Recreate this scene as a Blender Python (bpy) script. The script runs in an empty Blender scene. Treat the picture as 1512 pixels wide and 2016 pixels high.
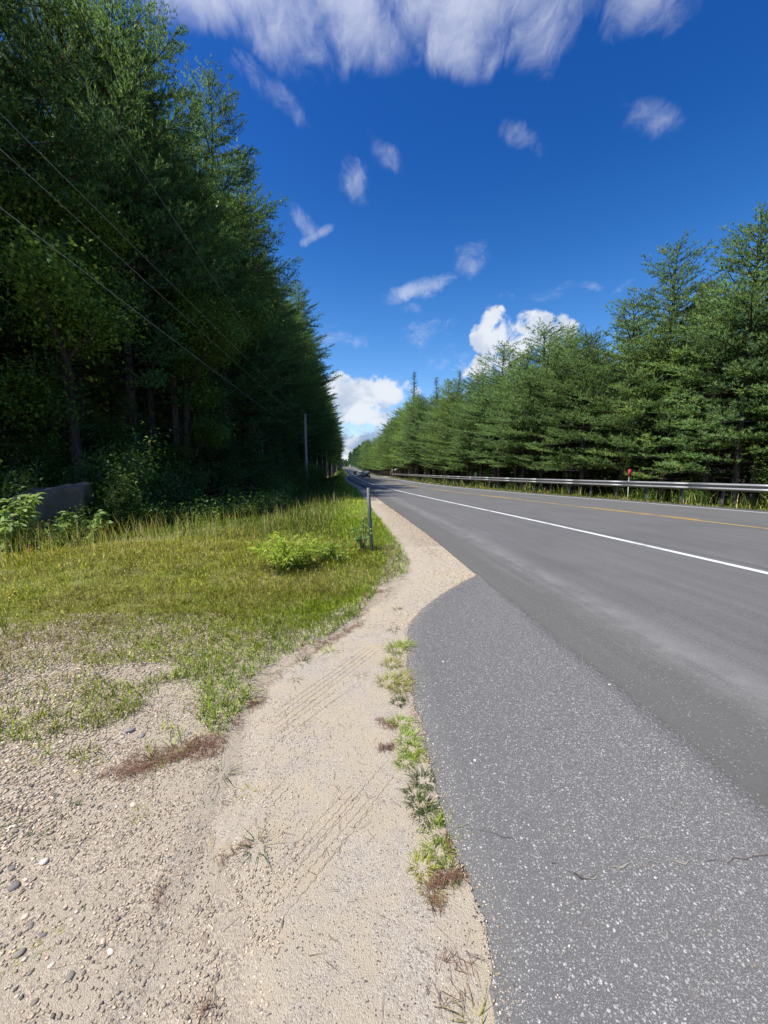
import bpy, math, random
import numpy as np

# ------------------------------------------------------------------ scene, camera, light
scene = bpy.context.scene
COL = scene.collection
CAM_H = 1.6
FPX = 757.0                                   # focal length in pixels of the 1512x2016 photograph
PITCH = math.atan((1008 - 928) / FPX)

cam_data = bpy.data.cameras.new('camera')
cam_data.sensor_fit = 'VERTICAL'
cam_data.sensor_height = 36.0
cam_data.lens = 36.0 * FPX / 2016.0
cam_data.clip_start = 0.05
cam_data.clip_end = 4000.0
cam = bpy.data.objects.new('camera', cam_data)
COL.objects.link(cam)
cam.location = (0, 0, CAM_H)
cam.rotation_euler = (math.pi / 2 - PITCH, 0, 0)
scene.camera = cam

SUN_EL = math.radians(62)
SHADOW_DIR = np.array([1.0, 0.42]); SHADOW_DIR /= np.linalg.norm(SHADOW_DIR)

scene.view_settings.view_transform = 'Standard'
scene.view_settings.look = 'None'
scene.view_settings.exposure = 0.45
scene.view_settings.gamma = 1.0
scene.view_settings.use_curve_mapping = False
scene.render.engine = 'CYCLES'
scene.cycles.use_denoising = True
scene.cycles.max_bounces = 6
scene.cycles.diffuse_bounces = 3
scene.cycles.glossy_bounces = 2
scene.cycles.transmission_bounces = 4
scene.cycles.transparent_max_bounces = 4
scene.cycles.sample_clamp_indirect = 6.0

sun_data = bpy.data.lights.new('sun', 'SUN')
sun_data.energy = 4.2
sun_data.angle = math.radians(0.5)
sun_data.color = (1.0, 0.955, 0.88)
sun = bpy.data.objects.new('sun', sun_data)
COL.objects.link(sun)
to_sun = np.array([-SHADOW_DIR[0] * math.cos(SUN_EL), -SHADOW_DIR[1] * math.cos(SUN_EL), math.sin(SUN_EL)])
from mathutils import Vector, Matrix, Quaternion
sun.rotation_euler = Vector(to_sun).to_track_quat('Z', 'Y').to_euler()


def ray(u, v):
    x = (u - 756) / FPX; y = -(v - 1008) / FPX
    return np.array([x, math.cos(PITCH) + y * math.sin(PITCH), -math.sin(PITCH) + y * math.cos(PITCH)])


def at(u, v, z=0.0):
    d = ray(u, v); t = (z - CAM_H) / d[2]
    return np.array([d[0] * t, d[1] * t])


def px_of(x, y, z):
    z = z - CAM_H
    cy = y * math.cos(PITCH) - z * math.sin(PITCH)
    cz = y * math.sin(PITCH) + z * math.cos(PITCH)
    cy = np.maximum(cy, 1e-3)
    return 756 + FPX * x / cy, 1008 - FPX * cz / cy


def at_depth(u, v, y):
    d = ray(u, v); t = y / d[1]
    return np.array([d[0] * t, y, CAM_H + d[2] * t])


# ------------------------------------------------------------------ node helpers
class NT:
    def __init__(self, tree):
        self.t = tree; self.n = tree.nodes; self.l = tree.links

    def node(self, kind, **kw):
        n = self.n.new(kind)
        for k, v in kw.items():
            setattr(n, k, v)
        return n

    def put(self, sock, v):
        if hasattr(v, 'is_output'):
            self.l.new(v, sock)
        else:
            sock.default_value = v

    def math(self, op, a, b=None, c=None, clamp=False):
        n = self.node('ShaderNodeMath', operation=op); n.use_clamp = clamp
        self.put(n.inputs[0], a)
        if b is not None: self.put(n.inputs[1], b)
        if c is not None: self.put(n.inputs[2], c)
        return n.outputs[0]

    def smooth(self, x, a, b):
        n = self.node('ShaderNodeMapRange', interpolation_type='SMOOTHSTEP')
        self.put(n.inputs[0], x); n.inputs[1].default_value = a; n.inputs[2].default_value = b
        return n.outputs[0]

    def lin(self, x, a, b, c=0.0, d=1.0):
        n = self.node('ShaderNodeMapRange')
        self.put(n.inputs[0], x)
        for i, q in enumerate((a, b, c, d)): n.inputs[i + 1].default_value = q
        return n.outputs[0]

    def mix(self, f, a, b, mode='MIX'):
        n = self.node('ShaderNodeMix', data_type='RGBA', blend_type=mode)
        self.put(n.inputs[0], f)
        self.put(n.inputs[6], a if hasattr(a, 'is_output') else (*a, 1) if len(a) == 3 else a)
        self.put(n.inputs[7], b if hasattr(b, 'is_output') else (*b, 1) if len(b) == 3 else b)
        return n.outputs[2]

    def noise(self, vec, scale, detail=4.0, rough=0.55, dist=0.0, dims='3D'):
        n = self.node('ShaderNodeTexNoise', noise_dimensions=dims)
        if vec is not None: self.l.new(vec, n.inputs['Vector'])
        n.inputs['Scale'].default_value = scale; n.inputs['Detail'].default_value = detail
        n.inputs['Roughness'].default_value = rough; n.inputs['Distortion'].default_value = dist
        return n.outputs[0]

    def voro(self, vec, scale, out='Distance', feature='F1', rand=1.0):
        n = self.node('ShaderNodeTexVoronoi', feature=feature)
        self.l.new(vec, n.inputs['Vector']); n.inputs['Scale'].default_value = scale
        n.inputs['Randomness'].default_value = rand
        return n.outputs[out]

    def sep(self, vec):
        n = self.node('ShaderNodeSeparateXYZ'); self.l.new(vec, n.inputs[0]); return n.outputs

    def comb(self, x, y, z):
        n = self.node('ShaderNodeCombineXYZ')
        for i, q in enumerate((x, y, z)): self.put(n.inputs[i], q)
        return n.outputs[0]

    def pos(self):
        return self.node('ShaderNodeNewGeometry').outputs['Position']

    def attr(self, name):
        return self.node('ShaderNodeAttribute', attribute_name=name)


# ------------------------------------------------------------------ sky
world = bpy.data.worlds.new('World')
scene.world = world
world.use_nodes = True
W = NT(world.node_tree)
W.n.clear()
wout = W.node('ShaderNodeOutputWorld')
bg = W.node('ShaderNodeBackground'); bg.inputs[1].default_value = 0.1
W.l.new(bg.outputs[0], wout.inputs[0])
skyn = W.node('ShaderNodeTexSky', sky_type='NISHITA')
skyn.sun_disc = False
skyn.sun_elevation = SUN_EL
skyn.sun_rotation = math.atan2(to_sun[0], to_sun[1])
skyn.air_density = 1.0; skyn.dust_density = 0.35; skyn.ozone_density = 3.0
hsv = W.node('ShaderNodeHueSaturation')
hsv.inputs['Hue'].default_value = 0.505; hsv.inputs['Saturation'].default_value = 1.38; hsv.inputs['Value'].default_value = 0.82
tc = W.node('ShaderNodeTexCoord')
dx, dy, dz = W.sep(tc.outputs['Generated'])
AZ = W.math('ARCTAN2', dx, dy)
EL = W.math('ARCSINE', W.math('MINIMUM', W.math('MAXIMUM', dz, -1.0), 1.0))


skyg = W.mix(W.smooth(EL, 0.16, 0.72), (2.05, 1.75, 1.68), (0.93, 0.97, 1.27))   # clear, dry air: deep blue overhead, paler low down
W.l.new(skyn.outputs[0], hsv.inputs['Color'])
skyc = W.mix(1.0, hsv.outputs[0], skyg, 'MULTIPLY')


def azel(u, v):
    d = ray(u, v); d = d / np.linalg.norm(d)
    return math.atan2(d[0], d[1]), math.asin(d[2])


# warped sky coordinates so that the cloud edges fray
wvec = W.comb(AZ, EL, 0.0)
wn = W.node('ShaderNodeTexNoise', noise_dimensions='2D'); W.l.new(wvec, wn.inputs['Vector'])
wn.inputs['Scale'].default_value = 7.0; wn.inputs['Detail'].default_value = 5.0
wr, wg, wb = W.sep(wn.outputs['Color'])
AZW = W.math('MULTIPLY_ADD', W.math('SUBTRACT', wr, 0.5), 0.075, AZ)
ELW = W.math('MULTIPLY_ADD', W.math('SUBTRACT', wg, 0.5), 0.075, EL)


def blob_field(blobs, grow=1.0, A=None, E_=None):
    A = A or AZW; E_ = E_ or ELW
    out = None
    for (u, v, ax, ay, minor, amp) in blobs:
        ax, ay, minor = ax * grow, ay * grow, minor * grow
        a0, e0 = azel(u, v); a1, e1 = azel(u + ax, v + ay)
        L = math.hypot(ax, ay)
        a2, e2 = azel(u - ay / L * minor, v + ax / L * minor)
        M = np.linalg.inv(np.array([[a1 - a0, a2 - a0], [e1 - e0, e2 - e0]]))
        da = W.math('SUBTRACT', A, a0); de = W.math('SUBTRACT', E_, e0)
        p = W.math('MULTIPLY_ADD', da, float(M[0, 0]), W.math('MULTIPLY', de, float(M[0, 1])))
        q = W.math('MULTIPLY_ADD', da, float(M[1, 0]), W.math('MULTIPLY', de, float(M[1, 1])))
        r2 = W.math('MULTIPLY_ADD', p, p, W.math('MULTIPLY', q, q))
        m = W.math('MULTIPLY', W.math('SUBTRACT', 1.0, r2), amp)
        out = m if out is None else W.math('MAXIMUM', out, m)
    return W.math('MAXIMUM', out, 0.0)


# thin, fibrous clouds: (centre, long half axis, short half axis, amount) as seen from the road
thin = [(380, -40, 190, 60, 95, 1.05), (545, 30, 100, 100, 100, .95), (715, 20, 20, 120, 95, .95), (525, 190, 75, 45, 26, .66),
        (930, 10, 60, 120, 110, .95), (1060, 20, -30, 115, 90, .95), (1270, 0, 110, -45, 75, .85), (820, -70, 420, 0, 90, 1.0), (640, -120, 420, 0, 160, 1.0),
        (1265, 215, 66, 40, 40, .66), (1030, 272, 62, 12, 32, .64), (698, 335, 24, 50, 34, .66), (765, 308, 30, 40, 20, .6),
        (605, 435, 36, 44, 20, .72), (625, 468, 38, -16, 16, .78), (825, 562, 76, -26, 20, .85), (925, 505, 42, -40, 32, .66), (978, 455, 8, 26, 12, .4),
        (830, 655, 60, -14, 22, .78), (705, 660, 95, -6, 20, .5), (800, 610, 50, 16, 16, .46), (880, 700, 60, -10, 26, .5), (1130, 574, 250, -54, 13, .6)]
MT = blob_field(thin, 1.45)
den = W.math('ADD', W.math('MAXIMUM', dz, 0.0), 0.22)
sv = W.comb(W.math('DIVIDE', W.math('ADD', dx, W.math('MULTIPLY', W.math('SUBTRACT', wr, 0.5), 0.10)), den), W.math('MULTIPLY', W.math('DIVIDE', W.math('ADD', dy, W.math('MULTIPLY', W.math('SUBTRACT', wg, 0.5), 0.10)), den), 0.62), 3.1)
sv_old = W.comb(W.math('MULTIPLY', AZW, 1.12), W.math('MULTIPLY_ADD', AZW, 0.25, W.math('MULTIPLY', ELW, 0.95)), 3.1)
nt1 = W.noise(sv, 4.6, 10.0, 0.60, 0.35)
nt2 = W.noise(sv, 15.0, 9.0, 0.62, 0.4)
nt = W.math('MULTIPLY_ADD', nt2, 0.42, W.math('MULTIPLY', nt1, 0.58))
# scattered clouds on the rest of the sky, outside the part the photograph shows
far_az = W.math('MAXIMUM', W.smooth(W.math('ABSOLUTE', AZ), 0.95, 1.5), W.smooth(EL, 0.98, 1.25))
gen = W.noise(W.comb(W.math('MULTIPLY', dx, 1.0), dy, dz), 2.6, 4.0, 0.5)
MG = W.math('MULTIPLY', W.smooth(gen, 0.5, 0.72), far_az)
MT = W.math('MAXIMUM', MT, MG)
dT = W.math('MULTIPLY_ADD', W.math('SUBTRACT', nt, 0.5), 4.2, W.math('MULTIPLY_ADD', MT, 1.5, -0.60))
aT = W.math('MULTIPLY', W.smooth(dT, -0.1, 1.6), W.smooth(MT, 0.0, 0.55))

cum = [(1035, 660, 95, -10, 46, 1.0), (970, 655, 40, 0, 40, .9), (1100, 640, 40, 10, 28, .9), (960, 722, 75, -14, 30, .95), (900, 735, 22, 0, 30, .7), (1080, 700, 90, 0, 30, .8),
       (720, 775, 95, 0, 36, .95), (700, 815, 100, 6, 34, .95), (660, 790, 60, 0, 50, .9), (720, 872, 90, 0, 34, .95), (690, 895, 140, 0, 24, .7), (1350, 800, 300, 0, 70, .8)]
MC = blob_field(cum, 1.15)
nc1 = W.noise(wvec, 15.0, 9.0, 0.6, 0.3)
nc2 = W.noise(W.comb(AZ, W.math('MULTIPLY', EL, 1.6), 7.0), 11.0, 6.0, 0.55, 0.3)
dC = W.math('MULTIPLY_ADD', W.math('SUBTRACT', nc1, 0.5), 3.6, MC)
aC = W.math('MULTIPLY', W.smooth(dC, 0.22, 0.75), W.smooth(MC, 0.0, 0.2))
grey = W.smooth(nc2, 0.40, 0.62)
low = W.math('SUBTRACT', 1.0, W.smooth(EL, 0.07, 0.24))
cumcol = W.mix(W.math('MULTIPLY', grey, W.math('MULTIPLY_ADD', low, 0.55, 0.42)), (6.2, 6.5, 7.0), (2.3, 3.2, 4.6))
c1 = W.mix(W.math('MULTIPLY', aT, W.math('MULTIPLY_ADD', W.smooth(EL, 0.62, 0.85), 0.16, 0.70)), skyc, (5.9, 6.2, 7.2))
c2 = W.mix(W.math('MULTIPLY', aC, 0.96), c1, cumcol)
W.l.new(c2, bg.inputs[0])

# ------------------------------------------------------------------ materials


def new_mat(name):
    m = bpy.data.materials.new(name); m.use_nodes = True
    t = NT(m.node_tree)
    bsdf = t.n.get('Principled BSDF')
    return m, t, bsdf


def simple(name, col, rough=0.6, metal=0.0, var=0.0, vscale=8.0, bump=0.0):
    m, t, b = new_mat(name)
    b.inputs['Roughness'].default_value = rough; b.inputs['Metallic'].default_value = metal
    if var > 0:
        n = t.noise(t.pos(), vscale, 5.0, 0.6)
        c = t.mix(n, tuple(q * (1 - var) for q in col), tuple(min(1, q * (1 + var)) for q in col))
        t.l.new(c, b.inputs['Base Color'])
        if bump:
            bn = t.node('ShaderNodeBump'); bn.inputs['Distance'].default_value = bump; bn.inputs['Strength'].default_value = 0.6
            t.l.new(n, bn.inputs['Height']); t.l.new(bn.outputs[0], b.inputs['Normal'])
    else:
        b.inputs['Base Color'].default_value = (*col, 1)
    return m


def foliage(name, mult=(1, 1, 1), trans=0.35, rough=0.5, spec=0.25, vary=0.25):
    """Leaf material: the colour comes from the 'tint' attribute, varied a little per object."""
    m, t, b = new_mat(name)
    a = t.attr('tint').outputs['Color']
    oi = t.node('ShaderNodeObjectInfo')
    v = t.lin(oi.outputs['Random'], 0, 1, 1 - vary, 1 + vary)
    vr = t.math('MULTIPLY', v, float(mult[0])); vg = t.math('MULTIPLY', v, float(mult[1])); vb = t.math('MULTIPLY', v, float(mult[2]))
    c = t.mix(1.0, a, t.comb(vr, vg, vb), 'MULTIPLY')
    t.l.new(c, b.inputs['Base Color'])
    b.inputs['Roughness'].default_value = rough
    b.inputs['Specular IOR Level'].default_value = spec
    tr = t.node('ShaderNodeBsdfTranslucent')
    tcx = t.mix(1.0, c, (1.3 * trans, 1.35 * trans, 0.65 * trans), 'MULTIPLY')
    t.l.new(tcx, tr.inputs['Color'])
    mx = t.node('ShaderNodeAddShader')
    t.l.new(b.outputs[0], mx.inputs[0]); t.l.new(tr.outputs[0], mx.inputs[1])
    t.l.new(mx.outputs[0], t.n['Material Output'].inputs['Surface'])
    return m


def tint_mat(name, rough=0.8, bump=0.0, bscale=200.0):
    m, t, b = new_mat(name)
    t.l.new(t.attr('tint').outputs['Color'], b.inputs['Base Color'])
    b.inputs['Roughness'].default_value = rough
    b.inputs['Specular IOR Level'].default_value = 0.3
    if bump:
        bn = t.node('ShaderNodeBump'); bn.inputs['Distance'].default_value = bump
        t.l.new(t.noise(t.pos(), bscale, 3.0), bn.inputs['Height']); t.l.new(bn.outputs[0], b.inputs['Normal'])
    return m


def bark_mat(name, c0, c1):
    m, t, b = new_mat(name)
    tcn = t.node('ShaderNodeTexCoord').outputs['Object']
    x, y, z = t.sep(tcn)
    v = t.comb(t.math('MULTIPLY', x, 9.0), t.math('MULTIPLY', y, 9.0), t.math('MULTIPLY', z, 1.6))
    n = t.noise(v, 1.6, 6.0, 0.65)
    t.l.new(t.mix(t.smooth(n, 0.35, 0.65), c0, c1), b.inputs['Base Color'])
    b.inputs['Roughness'].default_value = 0.9; b.inputs['Specular IOR Level'].default_value = 0.15
    bn = t.node('ShaderNodeBump'); bn.inputs['Distance'].default_value = 0.03
    t.l.new(n, bn.inputs['Height']); t.l.new(bn.outputs[0], b.inputs['Normal'])
    return m


M_NEEDLE = foliage('pine_needles_material', (1.22, 1.25, 1.18), 0.5, 0.6, 0.08, 0.30)
M_LEAF = foliage('leaf_material', (1, 1, 1), 0.45, 0.5, 0.18, 0.18)
M_GRASS = foliage('grass_material', (1, 1, 1), 0.6, 0.5, 0.2, 0.0)
M_TUFT = foliage('grass_tuft_material', (0.62, 0.60, 0.62), 0.35, 0.5, 0.2, 0.18)
M_BARK = bark_mat('pine_bark', (0.028, 0.023, 0.019), (0.095, 0.078, 0.066))
M_BARK2 = bark_mat('grey_bark', (0.05, 0.045, 0.04), (0.19, 0.175, 0.155))
M_PEBBLE = tint_mat('pebble_material', 0.85, 0.002, 300.0)
M_DEADNEEDLE = tint_mat('dead_needle_material', 0.8)
M_STEM = tint_mat('stem_material', 0.7)


def ground_material():
    m, t, b = new_mat('ground_material')
    p = t.pos()
    sandy = t.attr('sandy').outputs['Fac']
    nbig = t.noise(p, 0.9, 5.0, 0.6); nmid = t.noise(p, 6.0, 5.0, 0.6); nfine = t.noise(p, 60.0, 4.0, 0.7)
    soil = t.mix(nmid, (0.07, 0.056, 0.032), (0.19, 0.155, 0.085))
    soil = t.mix(t.smooth(nbig, 0.35, 0.7), soil, (0.12, 0.13, 0.045))
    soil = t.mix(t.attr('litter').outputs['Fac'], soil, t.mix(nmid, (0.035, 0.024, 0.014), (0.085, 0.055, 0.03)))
    cell = t.voro(p, 170.0, 'Color')
    cr, cg, cb = t.sep(cell)
    gcol = t.mix(cr, (0.28, 0.222, 0.155), (0.64, 0.54, 0.405))
    gcol = t.mix(t.smooth(cg, 0.86, 0.9), gcol, (0.16, 0.145, 0.14))
    sand = t.mix(nfine, (0.36, 0.30, 0.22), (0.56, 0.48, 0.37))
    gs = t.mix(t.smooth(t.math('MULTIPLY_ADD', nmid, 0.6, t.math('MULTIPLY', nbig, 0.5)), 0.42, 0.68), gcol, sand)
    f = t.smooth(t.math('ADD', sandy, t.math('MULTIPLY', t.math('SUBTRACT', nmid, 0.5), 0.9)), 0.35, 0.65)
    thatch = t.mix(nfine, (0.16, 0.155, 0.05), (0.34, 0.315, 0.13))
    soil = t.mix(t.attr('lawn').outputs['Fac'], soil, t.mix(t.smooth(nbig, 0.35, 0.65), thatch, (0.20, 0.235, 0.045)))
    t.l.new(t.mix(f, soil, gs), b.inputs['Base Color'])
    b.inputs['Roughness'].default_value = 0.95; b.inputs['Specular IOR Level'].default_value = 0.1
    bn = t.node('ShaderNodeBump'); bn.inputs['Distance'].default_value = 0.006; bn.inputs['Strength'].default_value = 0.8
    dist = t.voro(p, 230.0)
    t.l.new(t.math('MULTIPLY_ADD', dist, -0.8, t.math('MULTIPLY', nfine, 0.5)), bn.inputs['Height'])
    t.l.new(bn.outputs[0], b.inputs['Normal'])
    return m


def sand_material():
    m, t, b = new_mat('sand_material')
    p = t.pos()
    nbig = t.noise(p, 1.3, 5.0, 0.6); nmid = t.noise(p, 9.0, 5.0, 0.65); nfine = t.noise(p, 150.0, 4.0, 0.75)
    c = t.mix(nfine, (0.41, 0.335, 0.232), (0.64, 0.55, 0.405))
    v1 = t.voro(p, 210.0, 'Color'); r1, g1, b1 = t.sep(v1)
    grit = t.mix(g1, (0.27, 0.225, 0.185), (0.66, 0.60, 0.52))
    coarse = t.math('ADD', t.math('MULTIPLY', nbig, 0.7), t.math('MULTIPLY', nmid, 0.5))
    c = t.mix(t.math('MULTIPLY', t.smooth(coarse, 0.48, 0.75), 0.75), c, grit)
    c = t.mix(t.smooth(r1, 0.965, 0.972), c, (0.14, 0.12, 0.11))
    c = t.mix(t.math('MULTIPLY', t.smooth(nmid, 0.55, 0.8), 0.35), c, (0.30, 0.245, 0.175))
    ce = t.sep(t.voro(p, 170.0, 'Color'))[0]
    c = t.mix(t.smooth(t.math('MULTIPLY_ADD', t.math('SUBTRACT', nmid, 0.5), 1.2, t.attr('edge').outputs['Fac']), 0.3, 0.7), c, t.mix(ce, (0.30, 0.245, 0.175), (0.66, 0.57, 0.44)))
    t.l.new(c, b.inputs['Base Color'])
    b.inputs['Roughness'].default_value = 0.95; b.inputs['Specular IOR Level'].default_value = 0.1
    bn = t.node('ShaderNodeBump'); bn.inputs['Distance'].default_value = 0.006; bn.inputs['Strength'].default_value = 0.9
    h = t.math('ADD', t.math('MULTIPLY', t.voro(p, 210.0), -0.7), t.math('MULTIPLY', nfine, 0.9))
    h = t.math('ADD', h, t.math('MULTIPLY', nmid, 1.4))
    t.l.new(h, bn.inputs['Height']); t.l.new(bn.outputs[0], b.inputs['Normal'])
    return m


def apron_material():
    m, t, b = new_mat('old_asphalt_material')
    p = t.pos()
    nbig = t.noise(p, 1.1, 4.0, 0.6); nmid = t.noise(p, 10.0, 5.0, 0.6); nfine = t.noise(p, 180.0, 3.0, 0.7)
    c = t.mix(nfine, (0.095, 0.091, 0.085), (0.235, 0.227, 0.212))
    c = t.mix(t.math('MULTIPLY', t.smooth(nbig, 0.35, 0.7), 0.5), c, (0.15, 0.15, 0.15))
    warp = t.node('ShaderNodeVectorMath', operation='ADD')
    wnn = t.node('ShaderNodeTexNoise'); t.l.new(p, wnn.inputs['Vector']); wnn.inputs['Scale'].default_value = 60.0
    sc = t.node('ShaderNodeVectorMath', operation='SCALE'); t.l.new(wnn.outputs['Color'], sc.inputs[0]); sc.inputs['Scale'].default_value = 0.012
    t.l.new(p, warp.inputs[0]); t.l.new(sc.outputs[0], warp.inputs[1])
    pw = warp.outputs[0]
    # pale stone chips of three sizes showing through the worn binder
    hsum = None
    dens = t.smooth(t.attr('across').outputs['Fac'], 0.0, 1.0)
    for scale, thr, size, col in ((74.0, 0.78, 0.36, (0.78, 0.75, 0.68)), (120.0, 0.58, 0.36, (0.64, 0.615, 0.565)), (210.0, 0.42, 0.40, (0.50, 0.48, 0.445)), (330.0, 0.36, 0.42, (0.40, 0.385, 0.36))):
        r, g, bb = t.sep(t.voro(pw, scale, 'Color'))
        d = t.voro(pw, scale)
        lim = t.math('SUBTRACT', thr + 0.02, t.math('MULTIPLY', dens, 0.28))
        k = t.math('GREATER_THAN', r, lim)
        sz = t.math('MULTIPLY_ADD', g, 0.22, size - 0.12)
        k = t.math('MULTIPLY', k, t.math('SUBTRACT', 1.0, t.smooth(t.math('SUBTRACT', d, sz), -0.06, 0.02)))
        cc = t.mix(t.math('MULTIPLY', bb, 0.55), col, (0.23, 0.225, 0.22))
        c = t.mix(k, c, cc)
        hsum = k if hsum is None else t.math('ADD', hsum, k)
    c = t.mix(t.math('MULTIPLY', t.smooth(nmid, 0.58, 0.8), 0.25), c, (0.20, 0.185, 0.16))
    t.l.new(c, b.inputs['Base Color'])
    b.inputs['Roughness'].default_value = 0.85; b.inputs['Specular IOR Level'].default_value = 0.25
    bn = t.node('ShaderNodeBump'); bn.inputs['Distance'].default_value = 0.004
    t.l.new(t.math('ADD', t.math('MULTIPLY', hsum, 0.5), nfine), bn.inputs['Height']); t.l.new(bn.outputs[0], b.inputs['Normal'])
    return m


def road_material():
    m, t, b = new_mat('asphalt_material')
    p = t.pos()
    u = t.attr('across').outputs['Fac']
    x, y, z = t.sep(p)
    stretch = t.comb(t.math('MULTIPLY', u, 3.2), t.math('MULTIPLY', y, 0.16), 0.0)
    ns = t.noise(stretch, 1.5, 6.0, 0.62); nfine = t.noise(p, 75.0, 5.0, 0.85); nmid = t.noise(p, 3.0, 5.0, 0.62)
    nbl = t.noise(p, 0.5, 4.0, 0.55)
    c = t.mix(t.smooth(nfine, 0.3, 0.7), (0.092, 0.09, 0.086), (0.188, 0.184, 0.176))
    c = t.mix(t.math('MULTIPLY', t.smooth(ns, 0.4, 0.68), 0.42), c, (0.195, 0.19, 0.182))
    c = t.mix(t.math('MULTIPLY', t.smooth(nbl, 0.45, 0.7), 0.35), c, (0.098, 0.096, 0.092))
    wob = t.math('MULTIPLY_ADD', t.math('SUBTRACT', ns, 0.5), 0.5, t.math('MULTIPLY_ADD', t.math('SUBTRACT', nmid, 0.5), 0.5, u))
    dark = t.math('SUBTRACT', 1.0, t.smooth(wob, 0.35, 0.85))
    c = t.mix(t.math('MULTIPLY', dark, 0.5), c, (0.088, 0.086, 0.082))
    band = t.math('MULTIPLY', t.smooth(wob, 0.72, 0.95), t.math('SUBTRACT', 1.0, t.smooth(wob, 0.98, 1.25)))
    c = t.mix(t.math('MULTIPLY', band, t.lin(nmid, 0.35, 0.7, 0.05, 0.55)), c, (0.25, 0.243, 0.228))
    v1 = t.voro(p, 90.0, 'Color'); r1, g1, b1 = t.sep(v1)
    c = t.mix(t.math('MULTIPLY', t.smooth(r1, 0.90, 0.92), t.math('SUBTRACT', 1.0, t.smooth(t.voro(p, 90.0), 0.25, 0.4))), c, (0.31, 0.305, 0.29))
    t.l.new(c, b.inputs['Base Color'])
    b.inputs['Roughness'].default_value = 0.8; b.inputs['Specular IOR Level'].default_value = 0.3
    bn = t.node('ShaderNodeBump'); bn.inputs['Distance'].default_value = 0.003
    t.l.new(nfine, bn.inputs['Height']); t.l.new(bn.outputs[0], b.inputs['Normal'])
    return m


def paint_material(name, col, worn):
    m, t, b = new_mat(name)
    p = t.pos()
    n = t.noise(p, 45.0, 5.0, 0.75); n2 = t.noise(p, 1.2, 3.0, 0.6)
    f = t.smooth(t.math('MULTIPLY_ADD', n2, 0.5, t.math('MULTIPLY', n, 0.7)), 0.80 - worn, 0.92 - worn)
    t.l.new(t.mix(f, col, (0.16, 0.155, 0.15)), b.inputs['Base Color'])
    b.inputs['Roughness'].default_value = 0.6
    return m


def steel_material():
    m, t, b = new_mat('galvanised_steel')
    p = t.pos()
    n = t.noise(p, 7.0, 6.0, 0.7); v = t.voro(p, 40.0, 'Color')
    r, g, bb = t.sep(v)
    f = t.math('MULTIPLY_ADD', r, 0.3, t.math('MULTIPLY', n, 0.7))
    t.l.new(t.mix(f, (0.22, 0.225, 0.23), (0.42, 0.425, 0.43)), b.inputs['Base Color'])
    b.inputs['Metallic'].default_value = 0.75
    t.l.new(t.lin(n, 0.3, 0.7, 0.5, 0.75), b.inputs['Roughness'])
    return m


M_GROUND = ground_material(); M_SAND = sand_material(); M_APRON = apron_material(); M_ROAD = road_material()
M_WHITE_LINE = paint_material('white_road_paint', (0.74, 0.74, 0.72), 0.17)
M_YELLOW_LINE = paint_material('yellow_road_paint', (0.66, 0.40, 0.05), 0.22)
M_STEEL = steel_material()
M_POST = simple('weathered_steel_post', (0.10, 0.10, 0.098), 0.7, 0.2, 0.4, 12)
M_WOOD = bark_mat('weathered_pole_wood', (0.20, 0.19, 0.17), (0.40, 0.38, 0.35))
M_GREENSTEEL = simple('green_grey_post_paint', (0.10, 0.12, 0.10), 0.6, 0.2, 0.5, 30.0)
M_WIRE = simple('wire_jacket', (0.30, 0.30, 0.28), 0.5)
M_RED = simple('red_plastic', (0.55, 0.03, 0.06), 0.5)
M_WHITE = simple('white_paint', (0.72, 0.72, 0.70), 0.5, 0, 0.08, 6)
M_ROCK = simple('granite', (0.085, 0.075, 0.062), 0.9, 0, 0.6, 7.0, 0.03)  # rock colour darkened further to stand for the shade on the boulder
M_CRACK = simple('crack_filler_dark', (0.028, 0.027, 0.026), 0.95)
M_PALESAND = simple('pale_sand', (0.50, 0.43, 0.34), 0.95, 0, 0.25, 80.0, 0.004)
M_DEADWOOD = simple('dead_stem', (0.36, 0.32, 0.27), 0.85, 0, 0.2, 20)

# ------------------------------------------------------------------ mesh helpers


def mesh_np(name, V, faces, mat, tint=None, smooth=False, attrs=None, normals=None):
    """V (n,3); faces: list of int arrays (k,3) or (k,4)."""
    V = np.asarray(V, dtype=np.float32)
    faces = [np.asarray(f, dtype=np.int32) for f in faces if len(f)]
    me = bpy.data.meshes.new(name)
    me.vertices.add(len(V)); me.vertices.foreach_set('co', V.ravel())
    nl = sum(f.size for f in faces); npoly = sum(len(f) for f in faces)
    me.loops.add(nl); me.loops.foreach_set('vertex_index', np.concatenate([f.ravel() for f in faces]))
    tot = np.concatenate([np.full(len(f), f.shape[1], dtype=np.int32) for f in faces])
    st = np.concatenate([[0], np.cumsum(tot)[:-1]]).astype(np.int32)
    me.polygons.add(npoly)
    me.polygons.foreach_set('loop_start', st)
    me.polygons.foreach_set('loop_total', tot)
    if smooth:
        me.polygons.foreach_set('use_smooth', np.ones(npoly, dtype=bool))
    me.update(calc_edges=True)
    if tint is not None:
        a = me.attributes.new('tint', 'FLOAT_COLOR', 'POINT')
        tint = np.asarray(tint, dtype=np.float32)
        if tint.shape[1] == 3: tint = np.concatenate([tint, np.ones((len(tint), 1), np.float32)], 1)
        a.data.foreach_set('color', tint.ravel())
    for k, q in (attrs or {}).items():
        a = me.attributes.new(k, 'FLOAT', 'POINT'); a.data.foreach_set('value', np.asarray(q, dtype=np.float32))
    if normals is not None:
        me.polygons.foreach_set('use_smooth', np.ones(npoly, dtype=bool)); me.normals_split_custom_set_from_vertices(np.asarray(normals, dtype=np.float32))
    for mm in (mat if isinstance(mat, (list, tuple)) else [mat]):
        me.materials.append(mm)
    return me


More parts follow.
